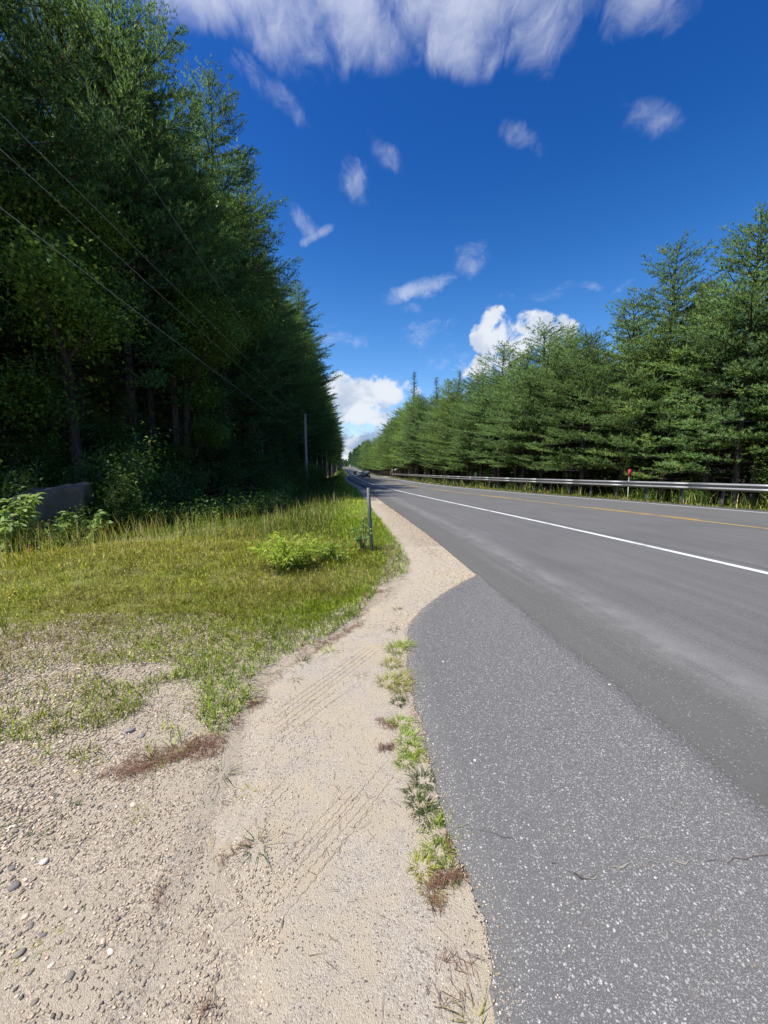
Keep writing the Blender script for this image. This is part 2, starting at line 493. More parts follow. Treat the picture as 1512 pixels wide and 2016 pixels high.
def link(name, me, parent=None, loc=None, rot=None, scale=None):
    o = bpy.data.objects.new(name, me); COL.objects.link(o)
    if parent is not None: o.parent = parent
    if loc is not None: o.location = loc
    if rot is not None: o.rotation_euler = rot
    if scale is not None: o.scale = scale
    return o


def tag(o, label=None, cat=None, group=None, kind=None):
    if label: o['label'] = label
    if cat: o['category'] = cat
    if group: o['group'] = group
    if kind: o['kind'] = kind
    return o


class MB:
    """Collects shapes and builds one mesh."""
    def __init__(self): self.V = []; self.F3 = []; self.F4 = []; self.n = 0

    def add(self, V, F):
        V = np.asarray(V, float)
        for f in F:
            f = np.asarray(f) + self.n
            (self.F4 if f.shape[-1] == 4 else self.F3).append(f.reshape(-1, f.shape[-1]))
        self.V.append(V); self.n += len(V)

    def box(self, c, s, rotz=0.0, bevel=0.0):
        x, y, z = np.array(s) / 2
        P = np.array([[-x, -y, -z], [x, -y, -z], [x, y, -z], [-x, y, -z], [-x, -y, z], [x, -y, z], [x, y, z], [-x, y, z]])
        if rotz:
            cc, ss = math.cos(rotz), math.sin(rotz)
            P = np.stack([P[:, 0] * cc - P[:, 1] * ss, P[:, 0] * ss + P[:, 1] * cc, P[:, 2]], 1)
        self.add(P + np.array(c), [np.array([[0, 3, 2, 1], [4, 5, 6, 7], [0, 1, 5, 4], [1, 2, 6, 5], [2, 3, 7, 6], [3, 0, 4, 7]])])

    def tube(self, pts, rad, sides=6, cap=True):
        V, F = tube(pts, rad, sides, cap); self.add(V, F)

    def loft(self, rings, cap=True):
        """rings: list of (k,3) arrays with equal k (closed loops)."""
        k = len(rings[0]); V = np.concatenate(rings)
        F = []
        for i in range(len(rings) - 1):
            a = np.arange(k) + i * k; b = np.roll(np.arange(k), -1) + i * k
            F.append(np.stack([a, b, b + k, a + k], 1))
        FF = [np.concatenate(F)]
        if cap:
            for base, flip in ((0, True), ((len(rings) - 1) * k, False)):
                tri = [[base, base + j, base + j + 1] for j in range(1, k - 1)]
                tri = np.array(tri)
                FF.append(tri[:, ::-1] if flip else tri)
        self.add(V, FF)

    def mesh(self, name, mat, smooth=False, tint=None):
        F = []
        if self.F3: F.append(np.concatenate(self.F3))
        if self.F4: F.append(np.concatenate(self.F4))
        V = np.concatenate(self.V)
        t = None if tint is None else np.tile(np.array(tint, float), (len(V), 1))
        return mesh_np(name, V, F, mat, t, smooth)

    def build(self, name, mat, parent=None, smooth=False, tint=None, loc=None):
        return link(name, self.mesh(name, mat, smooth, tint), parent, loc)


def tube(pts, rad, sides=6, cap=True):
    pts = np.asarray(pts, float); n = len(pts)
    rad = np.broadcast_to(np.asarray(rad, float), (n,))
    T = np.gradient(pts, axis=0); T /= np.linalg.norm(T, axis=1)[:, None] + 1e-9
    ref = np.array([0, 0, 1.0]) if abs(T[:, 2]).mean() < 0.8 else np.array([1.0, 0, 0])
    A = np.cross(T, ref); A /= np.linalg.norm(A, axis=1)[:, None] + 1e-9
    B = np.cross(T, A)
    ang = np.arange(sides) * 2 * math.pi / sides
    V = (pts[:, None] + rad[:, None, None] * (np.cos(ang)[None, :, None] * A[:, None] + np.sin(ang)[None, :, None] * B[:, None])).reshape(-1, 3)
    i = np.arange(n - 1)[:, None] * sides; j = np.arange(sides)[None, :]; k = (j + 1) % sides
    F = [np.stack([i + j, i + k, i + sides + k, i + sides + j], -1).reshape(-1, 4)]
    if cap:
        b = (n - 1) * sides
        F.append(np.array([[b, b + q, b + q + 1] for q in range(1, sides - 1)]))
    return V, F


def vnoise(x, y, seed=0):
    x = np.asarray(x, float); y = np.asarray(y, float)
    xi = np.floor(x).astype(np.int64); yi = np.floor(y).astype(np.int64)
    xf = x - xi; yf = y - yi
    def h(a, b):
        n = (a * 374761393 + b * 668265263 + seed * 974634777) & 0x7fffffff
        n = ((n ^ (n >> 13)) * 1274126177) & 0x7fffffff
        return ((n ^ (n >> 16)) & 0xffff) / 65535.0
    u = xf * xf * (3 - 2 * xf); v = yf * yf * (3 - 2 * yf)
    return (h(xi, yi) * (1 - u) + h(xi + 1, yi) * u) * (1 - v) + (h(xi, yi + 1) * (1 - u) + h(xi + 1, yi + 1) * u) * v


def fbm(x, y, seed=0, oct=4):
    s = 0; a = 0.5; f = 1
    for i in range(oct):
        s = s + a * vnoise(np.asarray(x) * f, np.asarray(y) * f, seed + i * 17); a *= 0.5; f *= 2.03
    return s / (1 - 0.5 ** oct)


def sstep(x, a, b):
    t = np.clip((x - a) / (b - a), 0, 1); return t * t * (3 - 2 * t)


def inside(poly, x, y):
    poly = np.asarray(poly, float); x = np.asarray(x, float); y = np.asarray(y, float)
    c = np.zeros(x.shape, bool); n = len(poly); j = n - 1
    for i in range(n):
        xi, yi = poly[i]; xj, yj = poly[j]
        hit = ((yi > y) != (yj > y)) & (x < (xj - xi) * (y - yi) / (yj - yi + 1e-12) + xi)
        c ^= hit; j = i
    return c


# ------------------------------------------------------------------ the road's course
def curve(ys, vs):
    ys = np.array(ys, float); vs = np.array(vs, float)
    yy = np.arange(-60, 1000, 1.0)
    d = np.gradient(vs, ys)
    k = np.clip(np.searchsorted(ys, yy) - 1, 0, len(ys) - 2)
    h = ys[k + 1] - ys[k]; t = (yy - ys[k]) / h
    t2 = t * t; t3 = t2 * t
    v = (2 * t3 - 3 * t2 + 1) * vs[k] + (t3 - 2 * t2 + t) * h * d[k] + (-2 * t3 + 3 * t2) * vs[k + 1] + (t3 - t2) * h * d[k + 1]
    lo = yy < ys[0]; v[lo] = vs[0] + d[0] * (yy[lo] - ys[0]); hi = yy > ys[-1]; v[hi] = vs[-1] + d[-1] * (yy[hi] - ys[-1])
    return lambda q: np.interp(q, yy, v)


Lx = curve([-10, 0, 6, 12, 20, 30, 45, 60, 80, 110, 165, 210, 270, 420, 700], [7.6, 6.75, 5.9, 4.85, 3.25, 1.35, -1.1, -3.0, -5.05, -7.7, -12.7, -17.2, -24.4, -43.0, -80])
Rx = curve([-10, 0, 8, 14.4, 20, 26, 34, 41, 55, 72, 110, 165, 210, 270, 420, 700], [22.5, 19.4, 16.8, 14.5, 12.6, 10.35, 7.95, 6.3, 4.3, 2.8, -0.2, -5.0, -9.4, -16.9, -35.4, -72])
Ex = curve([-10, 0, 1.7, 2.5, 3.8, 5.9, 10, 18.7, 36, 60, 80, 110, 165, 210, 270, 420, 700], [1.95, 1.88, 1.84, 1.79, 1.67, 1.46, 1.1, 0.1, -1.75, -5.1, -7.4, -10.4, -15.2, -19.6, -26.6, -45, -82])
Zr = curve([-10, 0, 60, 110, 150, 190, 230, 270, 420, 520, 700], [0, 0, 0, -0.08, -0.15, -0.1, 0.6, 1.9, 6.7, 7.9, 7.0])
PX = lambda y: Rx(y) + 1.2              # right pavement edge
Bx = lambda y: Rx(y) + 3.4              # guardrail line

APRON = np.array([at(*q) for q in ((940, 1130), (905, 1148), (860, 1178), (822, 1212), (800, 1240), (806, 1320), (812, 1370), (830, 1430), (852, 1510), (880, 1600), (905, 1680), (935, 1740), (962, 1850), (1000, 2016))])
APRON_L = np.concatenate([APRON, [[0.42, 0.3], [0.46, -3.0]]])


def apron_left(y):
    o = np.argsort(APRON_L[:, 1]); return np.interp(y, APRON_L[o, 1], APRON_L[o, 0])


PATH_L = [at(*q) for q in ((780, 1060), (800, 1120), (770, 1160), (725, 1190), (640, 1262), (520, 1320), (470, 1400), (438, 1470), (420, 1560), (405, 1650), (420, 1760), (440, 1900), (450, 2016))]
PATH_L = np.array(PATH_L + [np.array([-0.42, 0.3]), np.array([-0.4, -2.5])])


def path_left(y):
    o = np.argsort(PATH_L[:, 1]); return np.interp(y, PATH_L[o, 1], PATH_L[o, 0])


def ground_z(x, y):
    x = np.asarray(x, float); y = np.asarray(y, float)
    e = Ex(y); zr = Zr(y); p = PX(y)
    d = e - x
    d0 = 3.0 + 4.6 * (1 - sstep(y, 7, 16))
    dip = sstep(d, d0, d0 + 4.5)
    rise = sstep(d, d0 + 8, d0 + 22)
    zl = zr - 0.02 - 0.62 * dip + 0.75 * rise
    v = x - p
    zrgt = zr - 0.03 - 0.15 * sstep(v, 0.3, 2.5) - 0.75 * sstep(v, 3.0, 8.0) + 0.5 * sstep(v, 12, 30)
    mid = zr - 0.03 - 0.22 * sstep(np.minimum(x - e, p - x), 0.05, 0.35)
    z = np.where(x < e, zl, np.where(x > p, zrgt, mid))
    # under the old asphalt apron
    a = np.where((y < 5.9), x - apron_left(np.minimum(y, 5.9)), -1)
    z = z - 0.05 * sstep(a, 0.06, 0.2) * (x < e)
    off = np.maximum(d, v)
    amp = 0.012 + 0.10 * sstep(off, 4, 10)
    z = z + amp * (fbm(x * 0.8, y * 0.8, 3) - 0.5) * 2 * (np.maximum(d, v) > 0.0) * sstep(off, 0.0, 0.5)
    return z


# ------------------------------------------------------------------ ground sheet
def ground_sheet():
    near_u = np.concatenate([-np.array([900, 600, 400, 280, 200, 150, 115, 90, 72, 60, 50, 42, 36, 31, 27, 24, 21.5, 19.5, 18, 16.6, 15.3, 14.1, 13, 12, 11.2, 10.5]),
                             np.arange(-10, -5, 0.3), np.arange(-5, 0.001, 0.09), [0.05, 0.2, 0.4]])
    right_u = np.concatenate([[-0.4, -0.2, -0.05], np.arange(0, 3.2, 0.2), np.arange(3.4, 10, 0.5), [10.5, 11.5, 13, 15, 18, 22, 27, 33, 40, 50, 65, 85, 115, 160, 220, 300, 420, 600, 900]])
    ys = np.concatenate([[-300, -150, -80, -40, -20, -12, -8, -5, -3, -2, -1.2, -0.6], np.arange(0, 9, 0.09), np.arange(9, 16, 0.2), np.arange(16, 30, 0.5), np.arange(30, 60, 1.0), np.arange(60, 130, 2.5), np.arange(130, 300, 6), np.arange(300, 700, 20), [750, 850, 1000, 1200, 1500, 2000, 2600]])
    rows = []
    for y in ys:
        yc = min(max(y, -60), 900)
        rows.append(np.concatenate([Ex(yc) + near_u, PX(yc) + right_u]))
    X = np.array(rows); Y = np.repeat(ys[:, None], X.shape[1], 1)
    Z = ground_z(X, np.clip(Y, -60, 900))
    n, k = X.shape
    V = np.stack([X, Y, Z], -1).reshape(-1, 3)
    i = np.arange(n - 1)[:, None] * k; j = np.arange(k - 1)[None, :]
    F = np.stack([i + j, i + j + 1, i + k + j + 1, i + k + j], -1).reshape(-1, 4)
    # how sandy: shoulder gravel, gravel at lower left
    pu, pv = px_of(X, Y, Z)
    d = Ex(np.clip(Y, -60, 900)) - X
    w0 = np.interp(Y, [6, 8.5, 20, 300], [1.3, 0.8, 0.62, 0.5])
    sandy = np.where((d > -0.5), 1 - sstep(d, w0, w0 + 0.35), 0.0)
    sandy = np.maximum(sandy, sstep(pv, 1150, 1330) * (Y < 8) * (X < 2) * (X > -9))
    sandy = np.maximum(sandy, (Y < 8.6) * sstep(X - path_left(np.minimum(Y, 8.2)), -0.45, -0.15) * (d > -0.5))
    sandy = np.maximum(sandy, ((Y < 2.0) & (X < 2) & (X > -9)) * 1.0)
    vv = X - PX(np.clip(Y, -60, 900))
    sandy = np.maximum(sandy, np.where(vv > -0.5, 1 - sstep(vv, 0.1, 0.7), 0) * 0.8)
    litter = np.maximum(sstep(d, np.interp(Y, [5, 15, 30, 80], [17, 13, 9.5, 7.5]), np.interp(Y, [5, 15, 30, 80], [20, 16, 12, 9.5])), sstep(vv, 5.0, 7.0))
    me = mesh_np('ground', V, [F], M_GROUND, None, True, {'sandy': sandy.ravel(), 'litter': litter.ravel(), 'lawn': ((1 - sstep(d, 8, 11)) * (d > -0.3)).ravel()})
    tag(link('ground', me), kind='structure')


ground_sheet()

# ------------------------------------------------------------------ road, markings, apron, sandy path
def strip(name, fa, fb, ys, dz, mat, thick=0.0, parent=None, ncross=1, cols=None):
    """Sheet between x=fa(y) and x=fb(y), dz above the road's base line; thick > 0 adds side faces."""
    ys = np.asarray(ys, float)
    a = fa(ys); b = fb(ys)
    if cols is None:
        t = np.linspace(0, 1, ncross + 1)
        X = a[:, None] + (b - a)[:, None] * t[None]
    else:
        X = np.clip(a[:, None] + np.asarray(cols)[None], None, b[:, None]); X[:, -1] = b
    k = X.shape[1]
    Y = np.repeat(ys[:, None], k, 1); Z = np.repeat((Zr(ys) + dz)[:, None], k, 1)
    V = np.stack([X, Y, Z], -1).reshape(-1, 3); n = len(ys)
    i = np.arange(n - 1)[:, None] * k; j = np.arange(k - 1)[None, :]
    F = [np.stack([i + j, i + j + 1, i + k + j + 1, i + k + j], -1).reshape(-1, 4)]
    ac = (X - a[:, None]).ravel()
    if thick:
        for side, sx in ((0, -0.025), (k - 1, 0.025)):
            base = len(V)
            V = np.concatenate([V, np.stack([X[:, side] + sx, ys, Zr(ys) + dz - thick], -1)])
            q = np.arange(n - 1); top = q * k + side; bot = base + q
            f = np.stack([top, top + k, bot + 1, bot], 1)
            F.append(f if side == 0 else f[:, ::-1]); ac = np.concatenate([ac, np.full(n, ac[side])])
    me = mesh_np(name, V, F, mat, None, False, {'across': ac})
    return link(name, me, parent)


YS = np.concatenate([np.arange(-40, 0, 2.0), np.arange(0, 30, 0.25), np.arange(30, 80, 1.0), np.arange(80, 300, 3.0), np.arange(300, 640, 10.0)])
rng0 = np.random.default_rng(5)
edge_wob = 0.02 * (fbm(YS * 1.7, YS * 0 + 3, 8) - 0.5) * 2 + 0.05 * (fbm(YS * 0.35, YS * 0 + 9, 4) - 0.5)
Ew = lambda q: Ex(q) + np.interp(q, YS, edge_wob)
ROAD_T = 0.032
road = strip('road', Ew, PX, YS, ROAD_T, M_ROAD, 0.09, None, 12)
tag(road, kind='structure')


def line(name, f, w, y0, y1, mat, step=None, lift=0.004):
    ys = YS[(YS > y0) & (YS < y1)]; ys = np.concatenate([[y0], ys, [y1]])
    return strip(name, lambda q: f(q) - w / 2, lambda q: f(q) + w / 2, ys, ROAD_T + lift, mat, 0, road)


line('edge_line', Lx, 0.16, -30, 620, M_WHITE_LINE)
line('edge_line', Rx, 0.14, -30, 620, M_WHITE_LINE)
line('road_seam', lambda q: Lx(q) + 0.32 + 0.015 * np.sin(q * 0.9), 0.03, -10, 120, simple('tar_seam', (0.075, 0.073, 0.07), 0.7, 0, 0.4, 60), None, 0.002)
Cx = lambda q: (Lx(q) + Rx(q)) / 2
line('centre_line', lambda q: Cx(q) - 0.0, 0.13, -30, 400, M_YELLOW_LINE)
for y0 in (-6.0, 3.4, 12.4, 21.6, 30.6, 39.5, 48.5, 57.5, 66.5, 76, 85, 94, 103, 112):
    line('centre_dash', lambda q: Cx(q) + 0.24, 0.13, y0, y0 + (4.2 if y0 < 30 else 3.2), M_YELLOW_LINE)

# ragged ramp of asphalt crumbs along the near pavement edge is given by the side faces; the old apron lies lower
ay = np.concatenate([np.arange(-3, 0, 0.25), np.arange(0, 5.9, 0.04)])
rag = lambda q: 0.030 * (fbm(q * 9, q * 0, 31) - 0.5) * 2 + 0.05 * (fbm(q * 2.3, q * 0, 12) - 0.5) * 2
apron = strip('old_asphalt_apron', lambda q: np.minimum(apron_left(q) + rag(q), Ew(q) - 0.012), lambda q: Ew(q) - 0.010, ay, 0.006, M_APRON, 0.05, None, 10)
tag(apron, kind='structure')


def crack(pts, width, mat, name, z, seed):
    r = np.random.default_rng(seed)
    P = np.array([at(*p, 0.006) for p in pts])
    s = np.concatenate([[0], np.cumsum(np.linalg.norm(np.diff(P, axis=0), axis=1))])
    q = np.arange(0, s[-1], 0.012)
    x = np.interp(q, s, P[:, 0]); y = np.interp(q, s, P[:, 1])
    n = len(q)
    jit = (fbm(q * 22, q * 0, seed) - 0.5) * 0.035
    T = np.stack([np.gradient(x), np.gradient(y)], 1); T /= np.linalg.norm(T, axis=1)[:, None]
    N = np.stack([-T[:, 1], T[:, 0]], 1)
    w = width * np.clip(2.6 * fbm(q * 16, q * 0 + 5, seed + 3) - 0.75, 0.02, 2) * np.minimum(1, np.minimum(np.arange(n), n - 1 - np.arange(n)) / 5 + 0.1)
    c = np.stack([x, y], 1) + N * jit[:, None]
    a = c + N * w[:, None] / 2; b = c - N * w[:, None] / 2
    V = np.concatenate([np.c_[a, np.full(n, z)], np.c_[b, np.full(n, z)]])
    i = np.arange(n - 1)
    me = mesh_np(name, V, [np.stack([i, i + 1, n + i + 1, n + i], 1)[:, ::-1]], mat)
    link(name, me, apron)


crack([(1072, 1698), (1100, 1704), (1125, 1722), (1150, 1728), (1172, 1720)], 0.0045, M_CRACK, 'crack', 0.010, 1)
crack([(1122, 1719), (1140, 1726), (1160, 1727)], 0.010, M_CRACK, 'crack', 0.0115, 8)
crack([(1200, 1708), (1260, 1703), (1310, 1700), (1365, 1695)], 0.009, simple('crack_sand', (0.33, 0.29, 0.23), 0.95, 0, 0.3, 90), 'sand_filled_crack', 0.010, 2)
crack([(1365, 1696), (1430, 1693), (1500, 1686), (1640, 1680)], 0.004, simple('rusty_needle_dust', (0.16, 0.125, 0.10), 0.9, 0, 0.4, 90), 'needle_filled_crack', 0.010, 3)
crack([(1150, 1731), (1168, 1729), (1180, 1724)], 0.010, bpy.data.materials['crack_sand'], 'sand_filled_crack', 0.0095, 4)
crack([(905, 1630), (960, 1637), (1010, 1650), (1030, 1668)], 0.002, M_CRACK, 'crack', 0.010, 5)
crack([(950, 1452), (990, 1440), (1040, 1441), (1085, 1436), (1140, 1425)], 0.002, M_CRACK, 'crack', 0.010, 6)

# sandy footpath worn along the verge (a thin sheet on the ground)
def path_sheet():
    ys = np.concatenate([np.arange(-2.5, 0.6, 0.1), np.arange(0.6, 8.2, 0.045)])
    rows = []
    K = 44
    for y in ys:
        a = path_left(y) + 0.16 * (fbm(y * 3.1, 2.0, 40) - 0.5) + 0.10 * (fbm(y * 14.1, 2.0, 45) - 0.5)
        b = (apron_left(y) + 0.05) if y < 5.85 else Ex(y) + 0.03
        rows.append(a + (b - a) * np.linspace(0, 1, K))
    X = np.array(rows); Y = np.repeat(ys[:, None], K, 1)
    base = -0.02 + 0.012 * (fbm(X * 0.8, Y * 0.8, 3) - 0.5) * 2
    t = np.linspace(0, 1, K)[None]
    lift = 0.018 * np.minimum(1, t / 0.22) * np.minimum(1, (1 - t) / 0.04 + 0.3) - 0.008
    Z = base + lift + 0.008 * (fbm(X * 5, Y * 5, 14) - 0.5)
    V = np.stack([X, Y, Z], -1).reshape(-1, 3); n = len(ys)
    i = np.arange(n - 1)[:, None] * K; j = np.arange(K - 1)[None, :]
    F = np.stack([i + j, i + j + 1, i + K + j + 1, i + K + j], -1).reshape(-1, 4)
    edge = np.exp(-(X - X[:, :1]) / 0.16) * np.interp(Y, [2.2, 2.8], [1.0, 0.35])
    me = mesh_np('sandy_path', V, [F], M_SAND, None, True, {'edge': edge.ravel()})
    return tag(link('sandy_path', me), kind='structure')


path = path_sheet()


def path_z(x, y):
    b = np.where(np.asarray(y) < 5.85, apron_left(np.minimum(y, 5.85)) + 0.05, Ex(y) + 0.03)
    t = np.clip((x - path_left(y)) / np.maximum(b - path_left(y), 0.05), 0, 1)
    lift = 0.018 * np.minimum(1, t / 0.22) * np.minimum(1, (1 - t) / 0.04 + 0.3) - 0.008
    return -0.02 + 0.012 * (fbm(x * 0.8, y * 0.8, 3) - 0.5) * 2 + lift + 0.008 * (fbm(x * 5, y * 5, 14) - 0.5)


def tread(p0, p1, n, gap, seed, keep=0.85, bow=0.0):
    keep = min(0.98, keep + 0.1)
    """Raised zigzag ridges left by a tyre, n side by side."""
    a = at(*p0); b = at(*p1); d = (b - a); L = np.linalg.norm(d); d /= L; nn = np.array([-d[1], d[0]])
    r = np.random.default_rng(seed)
    for q in range(n):
        Vs, Fs, cnt = [], [], 0
        s = np.arange(0, L, 0.012)
        zig = np.where(np.arange(len(s)) % 4 < 2, 1, -1) * 0.0022 + (fbm(s * 9, s * 0 + q, seed) - 0.5) * 0.007
        off = (q - (n - 1) / 2) * gap + zig + bow * np.sin(math.pi * s / L)
        c = a + d * s[:, None] + nn * off[:, None]
        on = 0.55 * fbm(s * 1.7 + q * 9.1, s * 0 + q * 3, seed + 5) + 0.45 * vnoise(s * 26, s * 0 + q * 5, seed)
        w = 0.0045; h = 0.0095 * sstep(on, 0.75 - keep, 0.95 - keep) * np.minimum(1, np.minimum(s, L - s) / 0.15) * sstep(c[:, 0] - path_left(c[:, 1]), 0.10, 0.35)
        zb = path_z(c[:, 0], c[:, 1])
        A = np.c_[c + nn * w, zb - 0.004]; T = np.c_[c - nn * 0.002, zb + h - 0.003]; B = np.c_[c - nn * w, zb - 0.004]
        m = len(s); V = np.concatenate([A, T, B]); i = np.arange(m - 1)
        F = np.concatenate([np.stack([i, i + 1, m + i + 1, m + i], 1), np.stack([m + i, m + i + 1, 2 * m + i + 1, 2 * m + i], 1)])
        link('tyre_ridge', mesh_np('tyre_ridge', V, [F[:, ::-1]], M_SAND), path)


tread((440, 1490), (742, 1268), 4, 0.045, 1)
tread((500, 1480), (690, 1345), 2, 0.07, 2, 0.6)
tread((425, 1885), (735, 1535), 5, 0.042, 3, 0.8)
tread((420, 1660), (580, 1500), 4, 0.05, 4, 0.5)
tread((560, 1760), (790, 1480), 2, 0.09, 5, 0.45)
tread((860, 1940), (960, 1830), 2, 0.05, 6, 0.5)

# pale turnout where the guardrail ends
ty = np.arange(113, 136, 1.0)
tag(strip('sandy_turnout', lambda q: PX(q) + 0.02, lambda q: PX(q) + 2.6 - 0.08 * abs(q - 124), ty, 0.02, M_PALESAND, 0.2, None, 3), kind='structure')

# ------------------------------------------------------------------ grass (uncountable)
GRASS_TINTS = {'lush': [(0.34, 0.50, 0.044), (0.43, 0.56, 0.054), (0.25, 0.40, 0.038)], 'olive': [(0.44, 0.47, 0.078), (0.54, 0.52, 0.115), (0.34, 0.39, 0.066)],
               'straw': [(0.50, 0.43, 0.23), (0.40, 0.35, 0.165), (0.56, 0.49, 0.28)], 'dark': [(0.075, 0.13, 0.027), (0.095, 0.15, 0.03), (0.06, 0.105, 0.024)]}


def blades(P, h, w, az, lean, tint, curl=0.5):
    """P (n,3) bases; every blade is a bent tapering ribbon: 5 vertices, one quad and one triangle."""
    n = len(P)
    D = np.stack([np.cos(az), np.sin(az), np.zeros(n)], 1)
    S = np.stack([-np.sin(az), np.cos(az), np.zeros(n)], 1)
    up = np.array([0, 0, 1.0])
    m = P + D * (h * lean * 0.45)[:, None] + up * (h * 0.58)[:, None]
    t = P + D * (h * lean * (1.0 + curl * 0.6))[:, None] + up * (h * (1.0 - 0.35 * np.minimum(lean, 1.5) * curl))[:, None]
    V = np.stack([P - S * (w / 2)[:, None], P + S * (w / 2)[:, None], m + S * (w * 0.42)[:, None], m - S * (w * 0.42)[:, None], t], 1).reshape(-1, 3)
    b = np.arange(n) * 5
    F4 = np.stack([b, b + 1, b + 2, b + 3], 1); F3 = np.stack([b + 3, b + 2, b + 4], 1)
    T = np.repeat(tint, 5, 0)
    return V, [F4, F3], T


def pick_tint(r, key, n):
    c = np.array(GRASS_TINTS[key]); return c[r.integers(0, len(c), n)] * r.uniform(0.75, 1.25, (n, 1))


LAWN = [(-700, 1180), (0, 1100), (200, 1075), (400, 1060), (520, 1030), (640, 990), (735, 985), (752, 1030), (785, 1068), (806, 1108), (800, 1130), (742, 1160), (726, 1190), (705, 1215), (640, 1255), (600, 1275), (520, 1318), (490, 1340), (500, 1372), (462, 1418), (440, 1452), (405, 1442), (382, 1400), (375, 1365), (335, 1398), (200, 1435), (0, 1475), (-700, 1700)]
BARE = [[(190, 1325), (250, 1308), (340, 1306), (348, 1325), (270, 1345), (210, 1348)], [(320, 1345), (385, 1345), (380, 1420), (340, 1440), (250, 1440), (270, 1400)]]
PATCH = [[(0, 1250), (300, 1290), (330, 1320), (180, 1345), (0, 1390)], [(30, 1425), (120, 1370), (300, 1330), (345, 1345), (260, 1390), (110, 1430)], [(118, 1505), (150, 1475), (205, 1470), (212, 1500), (170, 1520)],
         [(40, 1485), (70, 1465), (110, 1468), (100, 1490)], [(330, 1450), (385, 1440), (395, 1475), (350, 1490)], [(255, 1500), (290, 1480), (325, 1490), (290, 1512)], [(0, 1500), (40, 1500), (30, 1530), (0, 1540)], [(0, 1600), (35, 1610), (20, 1650), (0, 1660)]]


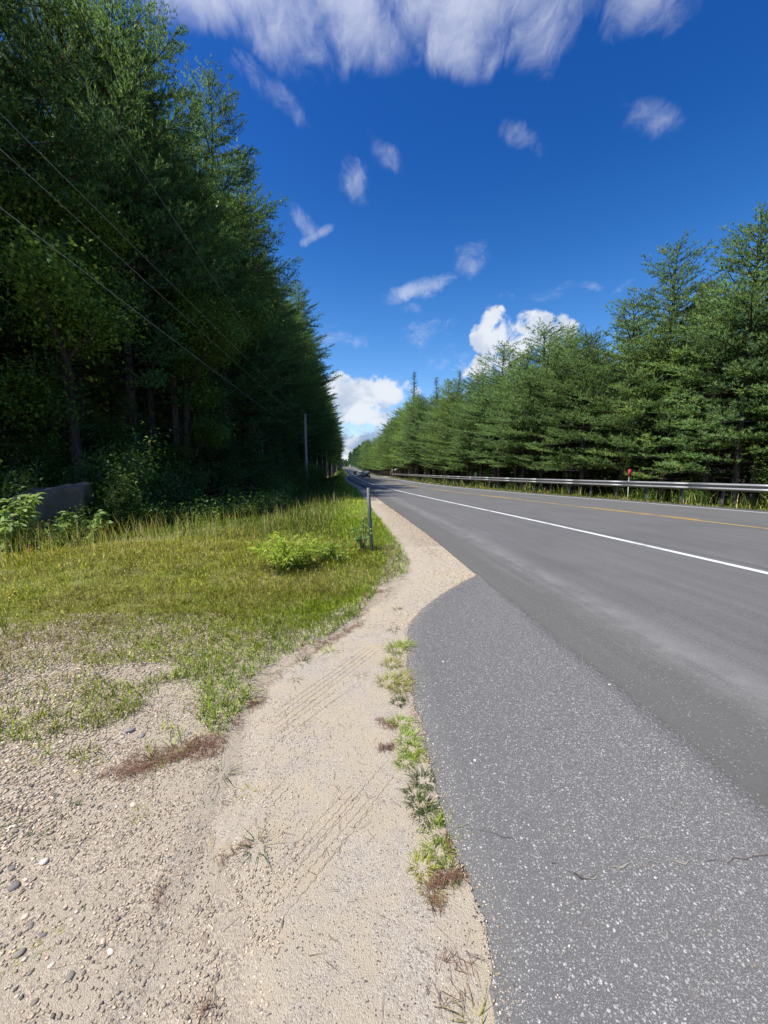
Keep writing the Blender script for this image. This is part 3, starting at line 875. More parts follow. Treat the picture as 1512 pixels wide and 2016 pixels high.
def grass_field():
    r = np.random.default_rng(11)
    Vs, F4s, F3s, Ts = [], [], [], []
    cnt = 0

    def emit(x, y, h, w, lean, tint, curl=0.5):
        tint = tint * np.array([1.12, 1.12, 1.0])
        nonlocal cnt
        if not len(x): return
        z = ground_z(x, y) - 0.01
        V, F, T = blades(np.stack([x, y, z], 1), h, w, r.uniform(0, 2 * math.pi, len(x)), lean, tint, curl)
        Vs.append(V); F4s.append(F[0] + cnt); F3s.append(F[1] + cnt); Ts.append(T); cnt += len(V)

    # near verge
    def near(x0, x1, y0, y1, dens):
        nonlocal cnt
        n = int((x1 - x0) * (y1 - y0) * dens)
        x = r.uniform(x0, x1, n); y = r.uniform(y0, y1, n)
        pu, pv = px_of(x, y, ground_z(x, y))
        k = inside(LAWN, pu, pv); keep = np.where(k, 1.0, 0.0)
        # thin olive turf further left, dense bright turf by the path
        pathy = np.exp(-np.maximum(0, path_left(np.minimum(y, 8.0)) - x) / 1.3)
        n1 = fbm(x * 1.3, y * 1.3, 21); n2 = fbm(x * 5, y * 5, 22)
        low = sstep(pv, 1180, 1400)                       # gets patchy towards the gravel
        dens_k = np.clip(pathy * 1.3 + (1 - low) * 0.62 + low * (n1 - 0.36) * 2.0 + (n2 - 0.5) * 1.5, 0, 1)
        keep = keep * np.where(pathy > 0.75, np.clip(0.35 + 1.2 * (n2 - 0.2), 0, 1), dens_k)
        for pl in PATCH:
            kk = inside(pl, pu, pv); keep = np.where(kk, np.maximum(keep, np.clip((n2 - 0.32) * 2.2, 0, 0.9)), keep)
        for pl in BARE:
            kk = inside(pl, pu, pv); keep = np.where(kk, 0.02, keep)
        on = r.random(n) < keep
        x, y, pu, pv, pathy, n1 = x[on], y[on], pu[on], pv[on], pathy[on], n1[on]
        m = len(x)
        lush = np.clip(pathy * 1.1 + (fbm(x * 0.8, y * 0.8, 33) - 0.5) * 1.2, 0, 1)
        which = r.random(m)
        t = np.where((which < lush)[:, None], pick_tint(r, 'lush', m), pick_tint(r, 'olive', m))
        straw = (r.random(m) < np.clip(0.42 - lush * 0.5 + (fbm(x * 0.7, y * 0.7, 44) - 0.5) * 0.9, 0.03, 0.6))
        t = np.where(straw[:, None], pick_tint(r, 'straw', m), t)
        mott = 0.72 + 0.62 * fbm(x * 1.9, y * 1.9, 91); t = t * mott[:, None]; brown = sstep(fbm(x * 0.9 + 7, y * 0.9, 93), 0.54, 0.70) * 0.4; t = t * (1 - brown[:, None]) + np.array([0.40, 0.33, 0.16]) * brown[:, None]
        far = sstep(y, 3.5, 7.5)
        h = (0.035 + 0.045 * r.random(m)) * (1 + 0.5 * pathy) + far * (1 - pathy) * (0.02 + 0.12 * r.random(m) ** 2)
        w = (0.0035 + 0.0022 * r.random(m)) * (1 + 0.55 * far)
        emit(x, y, h, w, r.uniform(0.3, 1.5, m), t)

    near(-7.0, 0.6, 2.0, 5.2, 2900)
    near(-10, 0.6, 5.2, 8.5, 1500)
    near(-14, 0.6, 8.5, 13, 900)

    # meadow behind, along the road
    def meadow(y0, y1, dens, hs, wd, off0=0.5, off1=8.5):
        n = int((y1 - y0) * (off1 - off0) * dens)
        y = r.uniform(y0, y1, n); o = off0 + (off1 - off0) * r.random(n) ** 0.9
        x = Ex(y) - o
        k = r.random(n) < np.clip(1.15 - o / (off1 + 1) + (fbm(x * 0.6, y * 0.6, 51) - 0.5), 0.15, 1)
        x, y, o = x[k], y[k], o[k]; m = len(x)
        verge = 1 - sstep(o, 1.2, 3.2)
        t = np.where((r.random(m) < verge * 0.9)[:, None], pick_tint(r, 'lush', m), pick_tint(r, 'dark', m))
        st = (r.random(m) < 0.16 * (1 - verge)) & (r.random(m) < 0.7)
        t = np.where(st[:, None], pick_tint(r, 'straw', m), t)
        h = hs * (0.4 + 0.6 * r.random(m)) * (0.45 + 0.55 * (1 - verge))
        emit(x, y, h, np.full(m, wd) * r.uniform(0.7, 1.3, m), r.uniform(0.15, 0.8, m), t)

    meadow(9, 20, 380, 0.30, 0.009, 0.9, 9.0)
    meadow(20, 45, 110, 0.36, 0.017, 0.8, 8.0)
    meadow(45, 130, 22, 0.5, 0.045, 0.8, 7.0)
    meadow(130, 320, 5, 0.6, 0.11, 0.8, 7.0)

    # tall seed stalks at the edge of the shade
    n = 1500
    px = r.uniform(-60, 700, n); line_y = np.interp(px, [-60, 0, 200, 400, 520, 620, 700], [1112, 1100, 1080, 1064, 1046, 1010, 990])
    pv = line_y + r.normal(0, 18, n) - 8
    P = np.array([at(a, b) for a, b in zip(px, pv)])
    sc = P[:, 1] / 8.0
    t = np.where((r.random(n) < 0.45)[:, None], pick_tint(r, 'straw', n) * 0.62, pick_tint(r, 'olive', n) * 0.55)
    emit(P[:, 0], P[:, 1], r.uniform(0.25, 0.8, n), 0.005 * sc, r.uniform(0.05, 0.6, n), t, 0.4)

    # right-hand verge: strip before the guardrail and rough growth behind it
    for y0, y1, dens, wd in ((9, 40, 110, 0.018), (40, 120, 28, 0.045), (120, 320, 5, 0.12)):
        n = int((y1 - y0) * 3.2 * dens); y = r.uniform(y0, y1, n); o = r.uniform(0.25, 3.4, n); x = PX(y) + o
        k = r.random(n) < np.clip(0.25 + 0.5 * sstep(o, 0.2, 1.2) + (fbm(x * 0.9, y * 0.9, 61) - 0.5) * 1.5, 0.05, 1)
        x, y, o = x[k], y[k], o[k]; m = len(x)
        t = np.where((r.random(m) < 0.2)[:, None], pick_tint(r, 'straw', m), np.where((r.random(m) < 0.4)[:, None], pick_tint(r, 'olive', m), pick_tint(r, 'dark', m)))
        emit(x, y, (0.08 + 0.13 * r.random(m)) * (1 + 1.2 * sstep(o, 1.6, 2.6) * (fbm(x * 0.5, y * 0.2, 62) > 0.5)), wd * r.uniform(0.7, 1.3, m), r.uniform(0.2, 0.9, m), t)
    n = 2600; y = r.uniform(9, 90, n); x = Bx(y) + 0.5 + 1.3 * r.random(n)
    clump = fbm(y * 0.45, y * 0 + 2, 63)
    k = r.random(n) < sstep(clump, 0.4, 0.65); x, y, clump = x[k], y[k], clump[k]; m = len(x)
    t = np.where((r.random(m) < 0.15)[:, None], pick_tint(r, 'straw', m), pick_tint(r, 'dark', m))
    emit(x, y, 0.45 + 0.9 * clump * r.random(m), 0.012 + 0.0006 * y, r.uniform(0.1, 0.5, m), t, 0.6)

    V = np.concatenate(Vs); T = np.concatenate(Ts)
    GN = np.random.default_rng(3).normal(0, 0.35, (len(V) // 5, 3)).repeat(5, 0) + np.array([0, 0, 1.0]); GN /= np.linalg.norm(GN, axis=1)[:, None]
    me = mesh_np('roadside_grass', V, [np.concatenate(F4s), np.concatenate(F3s)], M_GRASS, T, normals=GN)
    tag(link('roadside_grass', me), 'mixed green and straw coloured grass on the verge beside the road', 'grass', kind='stuff')


grass_field()

# ------------------------------------------------------------------ loose gravel (uncountable)
ICO_V = None


def ico():
    p = (1 + 5 ** 0.5) / 2
    v = np.array([[-1, p, 0], [1, p, 0], [-1, -p, 0], [1, -p, 0], [0, -1, p], [0, 1, p], [0, -1, -p], [0, 1, -p], [p, 0, -1], [p, 0, 1], [-p, 0, -1], [-p, 0, 1]]) / math.hypot(1, p)
    f = np.array([[0, 11, 5], [0, 5, 1], [0, 1, 7], [0, 7, 10], [0, 10, 11], [1, 5, 9], [5, 11, 4], [11, 10, 2], [10, 7, 6], [7, 1, 8], [3, 9, 4], [3, 4, 2], [3, 2, 6], [3, 6, 8], [3, 8, 9], [4, 9, 5], [2, 4, 11], [6, 2, 10], [8, 6, 7], [9, 8, 1]])
    return v, f


OCT_V = np.array([[1, 0, 0], [0, 1, 0], [-1, 0, 0], [0, -1, 0], [0.1, 0.1, 1], [-0.1, 0, -1]], float)
OCT_F = np.array([[0, 1, 4], [1, 2, 4], [2, 3, 4], [3, 0, 4], [1, 0, 5], [2, 1, 5], [3, 2, 5], [0, 3, 5]])
STONE_TINTS = np.array([(0.52, 0.45, 0.35), (0.62, 0.54, 0.43), (0.42, 0.355, 0.275), (0.70, 0.63, 0.54), (0.48, 0.40, 0.30), (0.36, 0.31, 0.255), (0.23, 0.205, 0.185), (0.56, 0.46, 0.35)])


def stones_mesh(r, P, size, base, flat=0.6):
    BV, BF = base
    n, k = len(P), len(BV)
    a = r.uniform(0, 2 * math.pi, n); ca, sa = np.cos(a), np.sin(a)
    sx = size * r.uniform(0.8, 1.35, n); sy = size * r.uniform(0.6, 1.0, n); sz = size * flat * r.uniform(0.6, 1.2, n)
    B = BV[None] * (1 + r.uniform(-0.22, 0.22, (n, k, 1)))
    X = B[:, :, 0] * sx[:, None]; Y = B[:, :, 1] * sy[:, None]; Z = B[:, :, 2] * sz[:, None]
    tilt = r.normal(0, 0.25, n)
    Z = Z + X * tilt[:, None]
    V = np.stack([X * ca[:, None] - Y * sa[:, None], X * sa[:, None] + Y * ca[:, None], Z], -1) + P[:, None] + np.array([0, 0, 1.0]) * (sz * 0.25)[:, None, None]
    F = BF[None] + (np.arange(n) * k)[:, None, None]
    T = STONE_TINTS[r.integers(0, len(STONE_TINTS), n)] * np.array([1.1, 1.03, 0.93]) * r.uniform(0.65, 1.35, (n, 1))
    return V.reshape(-1, 3), F.reshape(-1, 3), np.repeat(T, k, 0)


def gravel():
    r = np.random.default_rng(23)
    parts = []
    # lower left: coarse gravel
    n = 60000
    x = r.uniform(-3.6, -0.35, n); y = 0.85 + 3.4 * r.random(n) ** 1.25
    pl = path_left(y)
    k = (x < pl + 0.10 + 0.32 * np.abs(r.normal(0, 1, n)) * (y < 2.6)) & (r.random(n) < np.clip(0.5 + 1.6 * (fbm(x * 2.2, y * 2.2, 71) - 0.38), 0.12, 1))
    x, y = x[k], y[k]; m = len(x)
    coarse = sstep(pl[k] - x, 0.0, 1.6)
    size = (0.0036 + 0.0040 * r.random(m) ** 2) * (1 + 1.0 * coarse)
    parts.append((x, y, np.where(x > path_left(y), path_z(x, y), ground_z(x, y)) + 0.001, size))
    # shoulder gravel beyond the apron
    n = 16000
    y = 3.9 + 15 * r.random(n) ** 1.6; left = np.where(y < 8, path_left(y), Ex(y) - 0.7)
    x = left + (Ex(y) - left) * r.random(n) ** 0.8
    k = (x < np.where(y < 5.9, apron_left(np.minimum(y, 5.9)) - 0.01, Ex(y) - 0.02)) & (r.random(n) < sstep(x - left, 0.05, 0.75) * 0.95 + 0.05)
    x, y = x[k], y[k]; m = len(x)
    parts.append((x, y, np.where(y < 8.1, path_z(x, y), ground_z(x, y) + 0.002) - 0.001, (0.0045 + 0.006 * r.random(m) ** 2) * (1 + 0.05 * y)))
    # thin scatter of grit on the sand
    n = 5000
    y = 0.85 + 4.5 * r.random(n) ** 1.3; x = path_left(y) + (apron_left(y) - path_left(y)) * r.random(n)
    k = fbm(x * 2, y * 2, 77) > 0.5; x, y = x[k], y[k]; m = len(x)
    parts.append((x, y, path_z(x, y) - 0.001, 0.0022 + 0.0028 * r.random(m) ** 3))
    n = 2600
    y = 0.9 + 4.8 * r.random(n); x = apron_left(y) + np.abs(r.normal(0, 0.045, n)) - 0.03
    parts.append((x, y, np.full(n, 0.006), 0.0025 + 0.003 * r.random(n) ** 2))
    # crumbs of stone on the apron
    n = 260
    y = 0.9 + 4 * r.random(n); x = apron_left(y) + (Ex(y) - 0.1 - apron_left(y)) * r.random(n)
    parts.append((x, y, np.full(n, 0.007), 0.003 + 0.003 * r.random(n)))
    x, y, z, s = [np.concatenate([p[i] for p in parts]) for i in range(4)]
    V, F, T = stones_mesh(r, np.stack([x, y, z], 1), s, (OCT_V, OCT_F))
    me = mesh_np('loose_gravel', V, [F], M_PEBBLE, T, True)
    tag(link('loose_gravel', me), 'pale pinkish loose gravel scattered over the verge and shoulder', 'gravel', kind='stuff')


gravel()

# single stones big enough to pick out
STONES = [(27, 1736, 22, 'blue-grey flat stone on the gravel near the left edge', (0.20, 0.205, 0.22)), (24, 1700, 16, None, (0.2, 0.2, 0.21)), (86, 1688, 20, 'bright white quartz stone on the lower left gravel', (0.72, 0.69, 0.64)),
          (217, 1864, 13, 'small white stone standing out of the gravel near a dark one', (0.74, 0.71, 0.66)), (202, 1843, 12, None, (0.66, 0.6, 0.52)), (262, 1577, 18, 'rounded pale stone in the gravel below the needle mat', (0.62, 0.58, 0.52)),
          (137, 1911, 17, 'dark slate pebble lowest in the gravel at left', (0.22, 0.21, 0.20)), (256, 1432, 24, 'larger of two slate grey stones beside the green turf', (0.24, 0.25, 0.28)), (279, 1442, 16, 'smaller of two slate grey stones beside the green turf', (0.25, 0.255, 0.28)),
          (36, 1867, 22, None, (0.28, 0.27, 0.265)), (60, 1812, 14, None, (0.22, 0.22, 0.23)), (84, 1830, 12, None, (0.19, 0.19, 0.2)), (48, 1795, 13, None, (0.66, 0.62, 0.57)), (128, 1775, 9, None, (0.62, 0.57, 0.5)), (56, 1905, 11, None, (0.25, 0.24, 0.23)),
          (164, 1905, 10, None, (0.2, 0.19, 0.2)), (100, 1890, 12, None, (0.6, 0.57, 0.52)), (32, 1950, 10, None, (0.6, 0.55, 0.5)), (66, 1962, 13, None, (0.24, 0.22, 0.21)), (140, 1800, 9, None, (0.55, 0.5, 0.45)), (198, 1700, 9, None, (0.25, 0.235, 0.22)),
          (240, 1445, 13, None, (0.45, 0.43, 0.42)), (205, 1455, 12, None, (0.50, 0.48, 0.45)), (225, 1475, 10, None, (0.42, 0.41, 0.40)), (300, 1418, 10, None, (0.58, 0.54, 0.48)), (170, 1440, 11, None, (0.56, 0.52, 0.46)), (120, 1455, 11, None, (0.6, 0.55, 0.49)),
          (60, 1560, 13, None, (0.36, 0.345, 0.33)), (30, 1570, 11, None, (0.44, 0.41, 0.38)), (290, 1740, 9, None, (0.2, 0.185, 0.175)), (315, 1720, 9, None, (0.22, 0.2, 0.19)), (428, 1910, 9, None, (0.17, 0.16, 0.16)), (1200, 1350, 6, None, (0.6, 0.58, 0.55)), (935, 1500, 7, None, (0.64, 0.62, 0.58)), (683 + 190, 1305, 5, None, (.55, .53, .5))]


def place_stones():
    r = np.random.default_rng(31)
    v, f = ico()
    for i, (u, vv, sz, label, col) in enumerate(STONES):
        onp = u > 860
        p = at(u, vv); depth = p[1]
        rad = max(sz, 7) / FPX * math.hypot(depth, 1.2) / 2 * 0.72
        P = np.array([[0, 0, 0.0]])
        # one extra subdivision for a rounded lumpy outline
        mids = {}; V = [q for q in v]; F = []
        def mid(a, b):
            key = (min(a, b), max(a, b))
            if key not in mids:
                q = V[a] + V[b]; V.append(q / np.linalg.norm(q)); mids[key] = len(V) - 1
            return mids[key]
        for a, b, c in f:
            ab, bc, ca = mid(a, b), mid(b, c), mid(c, a)
            F += [[a, ab, ca], [b, bc, ab], [c, ca, bc], [ab, bc, ca]]
        V = np.array(V); ph = r.uniform(0, 6, 3)
        V = V * (1 + 0.14 * np.sin(V[:, [0]] * 3 + ph[0]) * np.cos(V[:, [1]] * 3 + ph[1]) + r.uniform(-0.05, 0.05, (len(V), 1)))
        V = V * np.array([rad * r.uniform(1.0, 1.3), rad * r.uniform(0.75, 1.0), rad * r.uniform(0.4, 0.6)])
        T = np.tile(np.array(col) * np.array([1.12, 1.0, 0.86]) * r.uniform(0.9, 1.1), (len(V), 1))
        z = 0.008 if onp else float(ground_z(p[0], p[1]))
        o = link('stone', mesh_np('stone', V, [np.array(F)], M_PEBBLE, T, True), None, (p[0], p[1], z + rad * 0.15), (r.normal(0, .15), r.normal(0, .15), r.uniform(0, 6)))
        if label: tag(o, label, 'stone', 'larger stones lying in the gravel')
        elif onp: tag(o, 'tiny pale stone chip lying loose on the old asphalt', 'stone', 'stone chips on the old asphalt')
        else: tag(o, 'small rounded stone lying among the gravel at left', 'stone', 'small stones lying in the gravel')


place_stones()

# ------------------------------------------------------------------ fallen pine needles (uncountable)
def needle_mats():
    r = np.random.default_rng(41)
    P, Z = [], []
    def poly(pl, n):
        pl = np.array(pl); lo, hi = pl.min(0), pl.max(0); got = 0
        while got < n:
            q = r.uniform(lo, hi, (n, 2)); k = inside(pl, q[:, 0], q[:, 1]); q = q[k][:n - got]; got += len(q); P.extend([at(*t) for t in q])
    def lines(pts, n, sd):
        pts = np.array(pts, float); s = np.concatenate([[0], np.cumsum(np.linalg.norm(np.diff(pts, axis=0), axis=1))]); q = r.uniform(0, s[-1], n)
        x = np.interp(q, s, pts[:, 0]) + r.normal(0, sd, n); y = np.interp(q, s, pts[:, 1]) + r.normal(0, sd * 0.6, n); P.extend([at(a, b) for a, b in zip(x, y)])
    poly([(190, 1522), (250, 1490), (275, 1466), (330, 1462), (395, 1442), (432, 1432), (440, 1470), (412, 1492), (350, 1490), (285, 1508), (235, 1526)], 460)
    lines([(245, 1520), (330, 1485), (420, 1455)], 420, 13)
    lines([(415, 1480), (470, 1418), (520, 1345), (610, 1278), (700, 1228), (725, 1195), (800, 1135)], 420, 9)
    lines([(620, 1276), (670, 1246), (712, 1226)], 220, 5)
    lines([(488, 1385), (520, 1372)], 60, 4); lines([(730, 1166), (770, 1158)], 80, 4)
    lines([(818, 1275), (812, 1335), (822, 1395), (838, 1450), (842, 1480)], 220, 8)
    lines([(745, 1415), (775, 1432)], 60, 4); lines([(745, 1470), (775, 1465)], 60, 5)
    lines([(885, 1640), (895, 1680)], 80, 7); lines([(845, 1740), (880, 1725), (925, 1712)], 170, 9); lines([(855, 1760), (865, 1785)], 40, 7)
    lines([(430, 1690), (470, 1665), (500, 1655)], 34, 9); lines([(740, 1010), (800, 1050), (860, 1090)], 260, 9)
    lines([(317, 1730), (312, 1790)], 16, 5); lines([(860, 1880), (930, 1900)], 26, 18); lines([(860, 1960), (900, 1980)], 16, 18); lines([(400, 1985), (415, 1960)], 14, 6)
    # strays
    y = 1.0 + 4 * r.random(350); x = path_left(y) + r.normal(0.3, 0.5, 350); P.extend(list(np.stack([x, y], 1)))
    P = np.array(P); n = len(P)
    P = P[(P[:, 0] < apron_left(np.minimum(P[:, 1], 5.8)) - 0.005) | (P[:, 1] > 5.9)]; n = len(P)
    a = r.uniform(0, 2 * math.pi, n); L = r.uniform(0.035, 0.06, n) * (1 + 0.12 * P[:, 1]); w = 0.0007 * (1 + 0.35 * P[:, 1])
    d = np.stack([np.cos(a), np.sin(a)], 1); s = np.stack([-d[:, 1], d[:, 0]], 1)
    onpath = (P[:, 0] > path_left(P[:, 1])) & (P[:, 1] < 8)
    z = np.where(onpath, path_z(P[:, 0], P[:, 1]), ground_z(P[:, 0], P[:, 1])) + r.uniform(0.003, 0.014, n)
    z2 = z + r.uniform(-0.002, 0.012, n)
    A = np.c_[P - d * L[:, None] / 2 - s * w[:, None], z]; B = np.c_[P - d * L[:, None] / 2 + s * w[:, None], z]; C_ = np.c_[P + d * L[:, None] / 2 + s * w[:, None] * 0.3, z2]; D = np.c_[P + d * L[:, None] / 2 - s * w[:, None] * 0.3, z2]
    V = np.stack([A, B, C_, D], 1).reshape(-1, 3)
    c = np.array([(0.22, 0.10, 0.055), (0.15, 0.075, 0.045), (0.30, 0.17, 0.10), (0.11, 0.065, 0.045)])
    T = np.repeat(c[r.integers(0, 4, n)] * r.uniform(0.8, 1.2, (n, 1)), 4, 0)
    me = mesh_np('fallen_pine_needles', V, [np.arange(4 * n).reshape(-1, 4)], M_DEADNEEDLE, T)
    tag(link('fallen_pine_needles', me), 'rusty brown fallen pine needles drifted along the sand and grass edges', 'pine needles', kind='stuff')


needle_mats()

# ------------------------------------------------------------------ single grass tufts
def tuft_mesh(seed, n, R, h, key, w=0.004, spread=0.9):
    r = np.random.default_rng(seed)
    a = r.uniform(0, 2 * math.pi, n); q = R * 0.55 * np.sqrt(r.random(n))
    P = np.stack([np.cos(a) * q, np.sin(a) * q, np.full(n, -0.012)], 1)
    az = a + r.normal(0, 0.7, n)
    t = pick_tint(r, key, n); t = np.where((r.random(n) < 0.18)[:, None], pick_tint(r, 'straw', n), t)
    V, F, T = blades(P, h * r.uniform(0.45, 1.1, n), w * r.uniform(0.7, 1.3, n), az, spread * r.uniform(0.4, 1.7, n), t, 0.7)
    return mesh_np('grass_tuft', V, F, M_TUFT, T)


EDGE_TUFTS = [(782, 1268, 30, 'lush'), (800, 1262, 22, 'lush'), (772, 1296, 26, 'olive'), (766, 1330, 34, 'olive'), (788, 1340, 32, 'olive'), (800, 1322, 22, 'olive'), (786, 1374, 18, 'dark'), (790, 1412, 24, 'lush'), (800, 1440, 30, 'lush'), (812, 1462, 28, 'lush'),
              (800, 1486, 26, 'lush'), (830, 1478, 20, 'olive'), (834, 1522, 30, 'dark'), (815, 1548, 20, 'dark'), (828, 1572, 30, 'dark'), (846, 1592, 30, 'dark'), (872, 1622, 34, 'lush'), (862, 1662, 28, 'lush'), (832, 1694, 24, 'olive'), (884, 1706, 26, 'dark'), (850, 1738, 26, 'straw')]
PATH_TUFTS = [(648, 1272, 22, 'lush', 'sprawling green grass tuft on the sand beside the lawn edge'), (596, 1296, 22, 'dark', 'dark spiky grass tuft low on the sand under the lawn edge'), (583, 1333, 12, 'dark', 'tiny lone tuft on the sand above the tyre ridges'), (712, 1325, 12, 'straw', 'small dried grass sprig midway across the sandy path'),
              (776, 1236, 16, 'dark', 'small dark sprig near the corner of the old asphalt'), (782, 1196, 12, 'dark', 'small dark sprig higher on the sandy path'), (436, 1512, 30, 'dark', 'dark splayed grass tuft at the left end of the tyre ridges'), (490, 1548, 16, 'olive', 'small pale green tuft alone on the sand left of centre'),
              (385, 1558, 16, 'dark', 'little dark tuft where gravel meets sand'), (396, 1592, 11, 'dark', 'tiny sprig below another where gravel meets sand'), (508, 1656, 32, 'dark', 'long dark grass tuft lying on the sand, lower left of centre'), (418, 1668, 20, 'straw', 'dry tuft with needles beside the long dark tuft'),
              (428, 1716, 15, 'dark', 'small dark tuft at the lower edge of the sand and gravel'), (936, 2006, 30, 'olive', 'grass tuft at the bottom of the picture beside the asphalt'), (500, 1372, 18, 'dark', 'tuft poking from the needle line below the turf')]
GRAVEL_TUFTS = [(170, 1492, 36, 'olive'), (130, 1575, 26, 'dark'), (272, 1590, 20, 'olive'), (60, 1640, 28, 'dark'), (20, 1620, 24, 'dark'), (110, 1648, 18, 'dark'), (160, 1642, 18, 'straw'), (180, 1755, 16, 'dark'), (320, 1690, 10, 'dark'), (95, 1835, 24, 'olive'), (10, 1885, 22, 'olive'),
                (285, 1605, 16, 'dark'), (220, 1660, 12, 'straw'), (372, 1716, 12, 'dark'), (400, 1950, 14, 'olive'), (345, 1480, 22, 'lush'), (302, 1500, 20, 'lush'), (230, 1520, 14, 'dark'), (90, 1480, 18, 'lush'), (48, 1500, 20, 'olive'), (330, 1420, 18, 'olive'), (265, 1385, 18, 'olive'), (210, 1425, 16, 'olive'), (300, 1555, 12, 'dark')]


def place_tufts():
    i = 0
    for (u, v, sz, key) in EDGE_TUFTS:
        p = at(u, v + sz * 0.35); d = math.hypot(p[1], 1.4)
        R = sz / FPX * d * 0.95
        o = link('grass_tuft', tuft_mesh(100 + i, 110, R, R * 0.62, key, 0.0026 + 0.0006 * d), None, (p[0], p[1], path_z(p[0], p[1])), (0, 0, i * 2.1)); i += 1
        tag(o, 'grass tuft in the line of tufts along the edge of the old asphalt', 'grass tuft', 'tufts along the edge of the old asphalt')
    for (u, v, sz, key, label) in PATH_TUFTS:
        p = at(u, v + sz * 0.2); d = math.hypot(p[1], 1.4); R = sz / FPX * d
        o = link('grass_tuft', tuft_mesh(200 + i, 24, R * 0.5, R * 0.75, key, 0.0024 + 0.0005 * d, 1.2), None, (p[0], p[1], path_z(p[0], p[1]) - 0.002), (0, 0, i * 1.3)); i += 1
        tag(o, label, 'grass tuft', 'tufts growing through the sand')
    for (u, v, sz, key) in GRAVEL_TUFTS:
        p = at(u, v + sz * 0.2); d = math.hypot(p[1], 1.4); R = sz / FPX * d
        o = link('grass_tuft', tuft_mesh(300 + i, 30, R * 0.9, R * 0.55, key, 0.0024 + 0.0004 * d, 1.0), None, (p[0], p[1], float(ground_z(p[0], p[1]))), (0, 0, i * 1.7)); i += 1
        tag(o, 'small grass tuft growing up through the gravel at lower left', 'grass tuft', 'tufts growing through the gravel')


place_tufts()

# ------------------------------------------------------------------ trees
def tufts(P, D, r, m=5, ln=0.15, wd=0.022, spread=0.75):
    """Needle bundles: m slim triangles fanning out from each point P along D."""
    n = len(P)
    P = np.repeat(P, m, 0); D = np.repeat(D, m, 0)
    R = r.normal(0, 1, (n * m, 3)); d = D + R * spread * 0.6; d /= np.linalg.norm(d, axis=1)[:, None]
    s = np.cross(d, r.normal(0, 1, (n * m, 3))); s /= np.linalg.norm(s, axis=1)[:, None] + 1e-9
    L = ln * r.uniform(0.7, 1.25, (n * m, 1)); w = wd * r.uniform(0.7, 1.3, (n * m, 1))
    V = np.stack([P - s * w * 0.5, P + s * w * 0.5, P + d * L], 1).reshape(-1, 3)
    return V


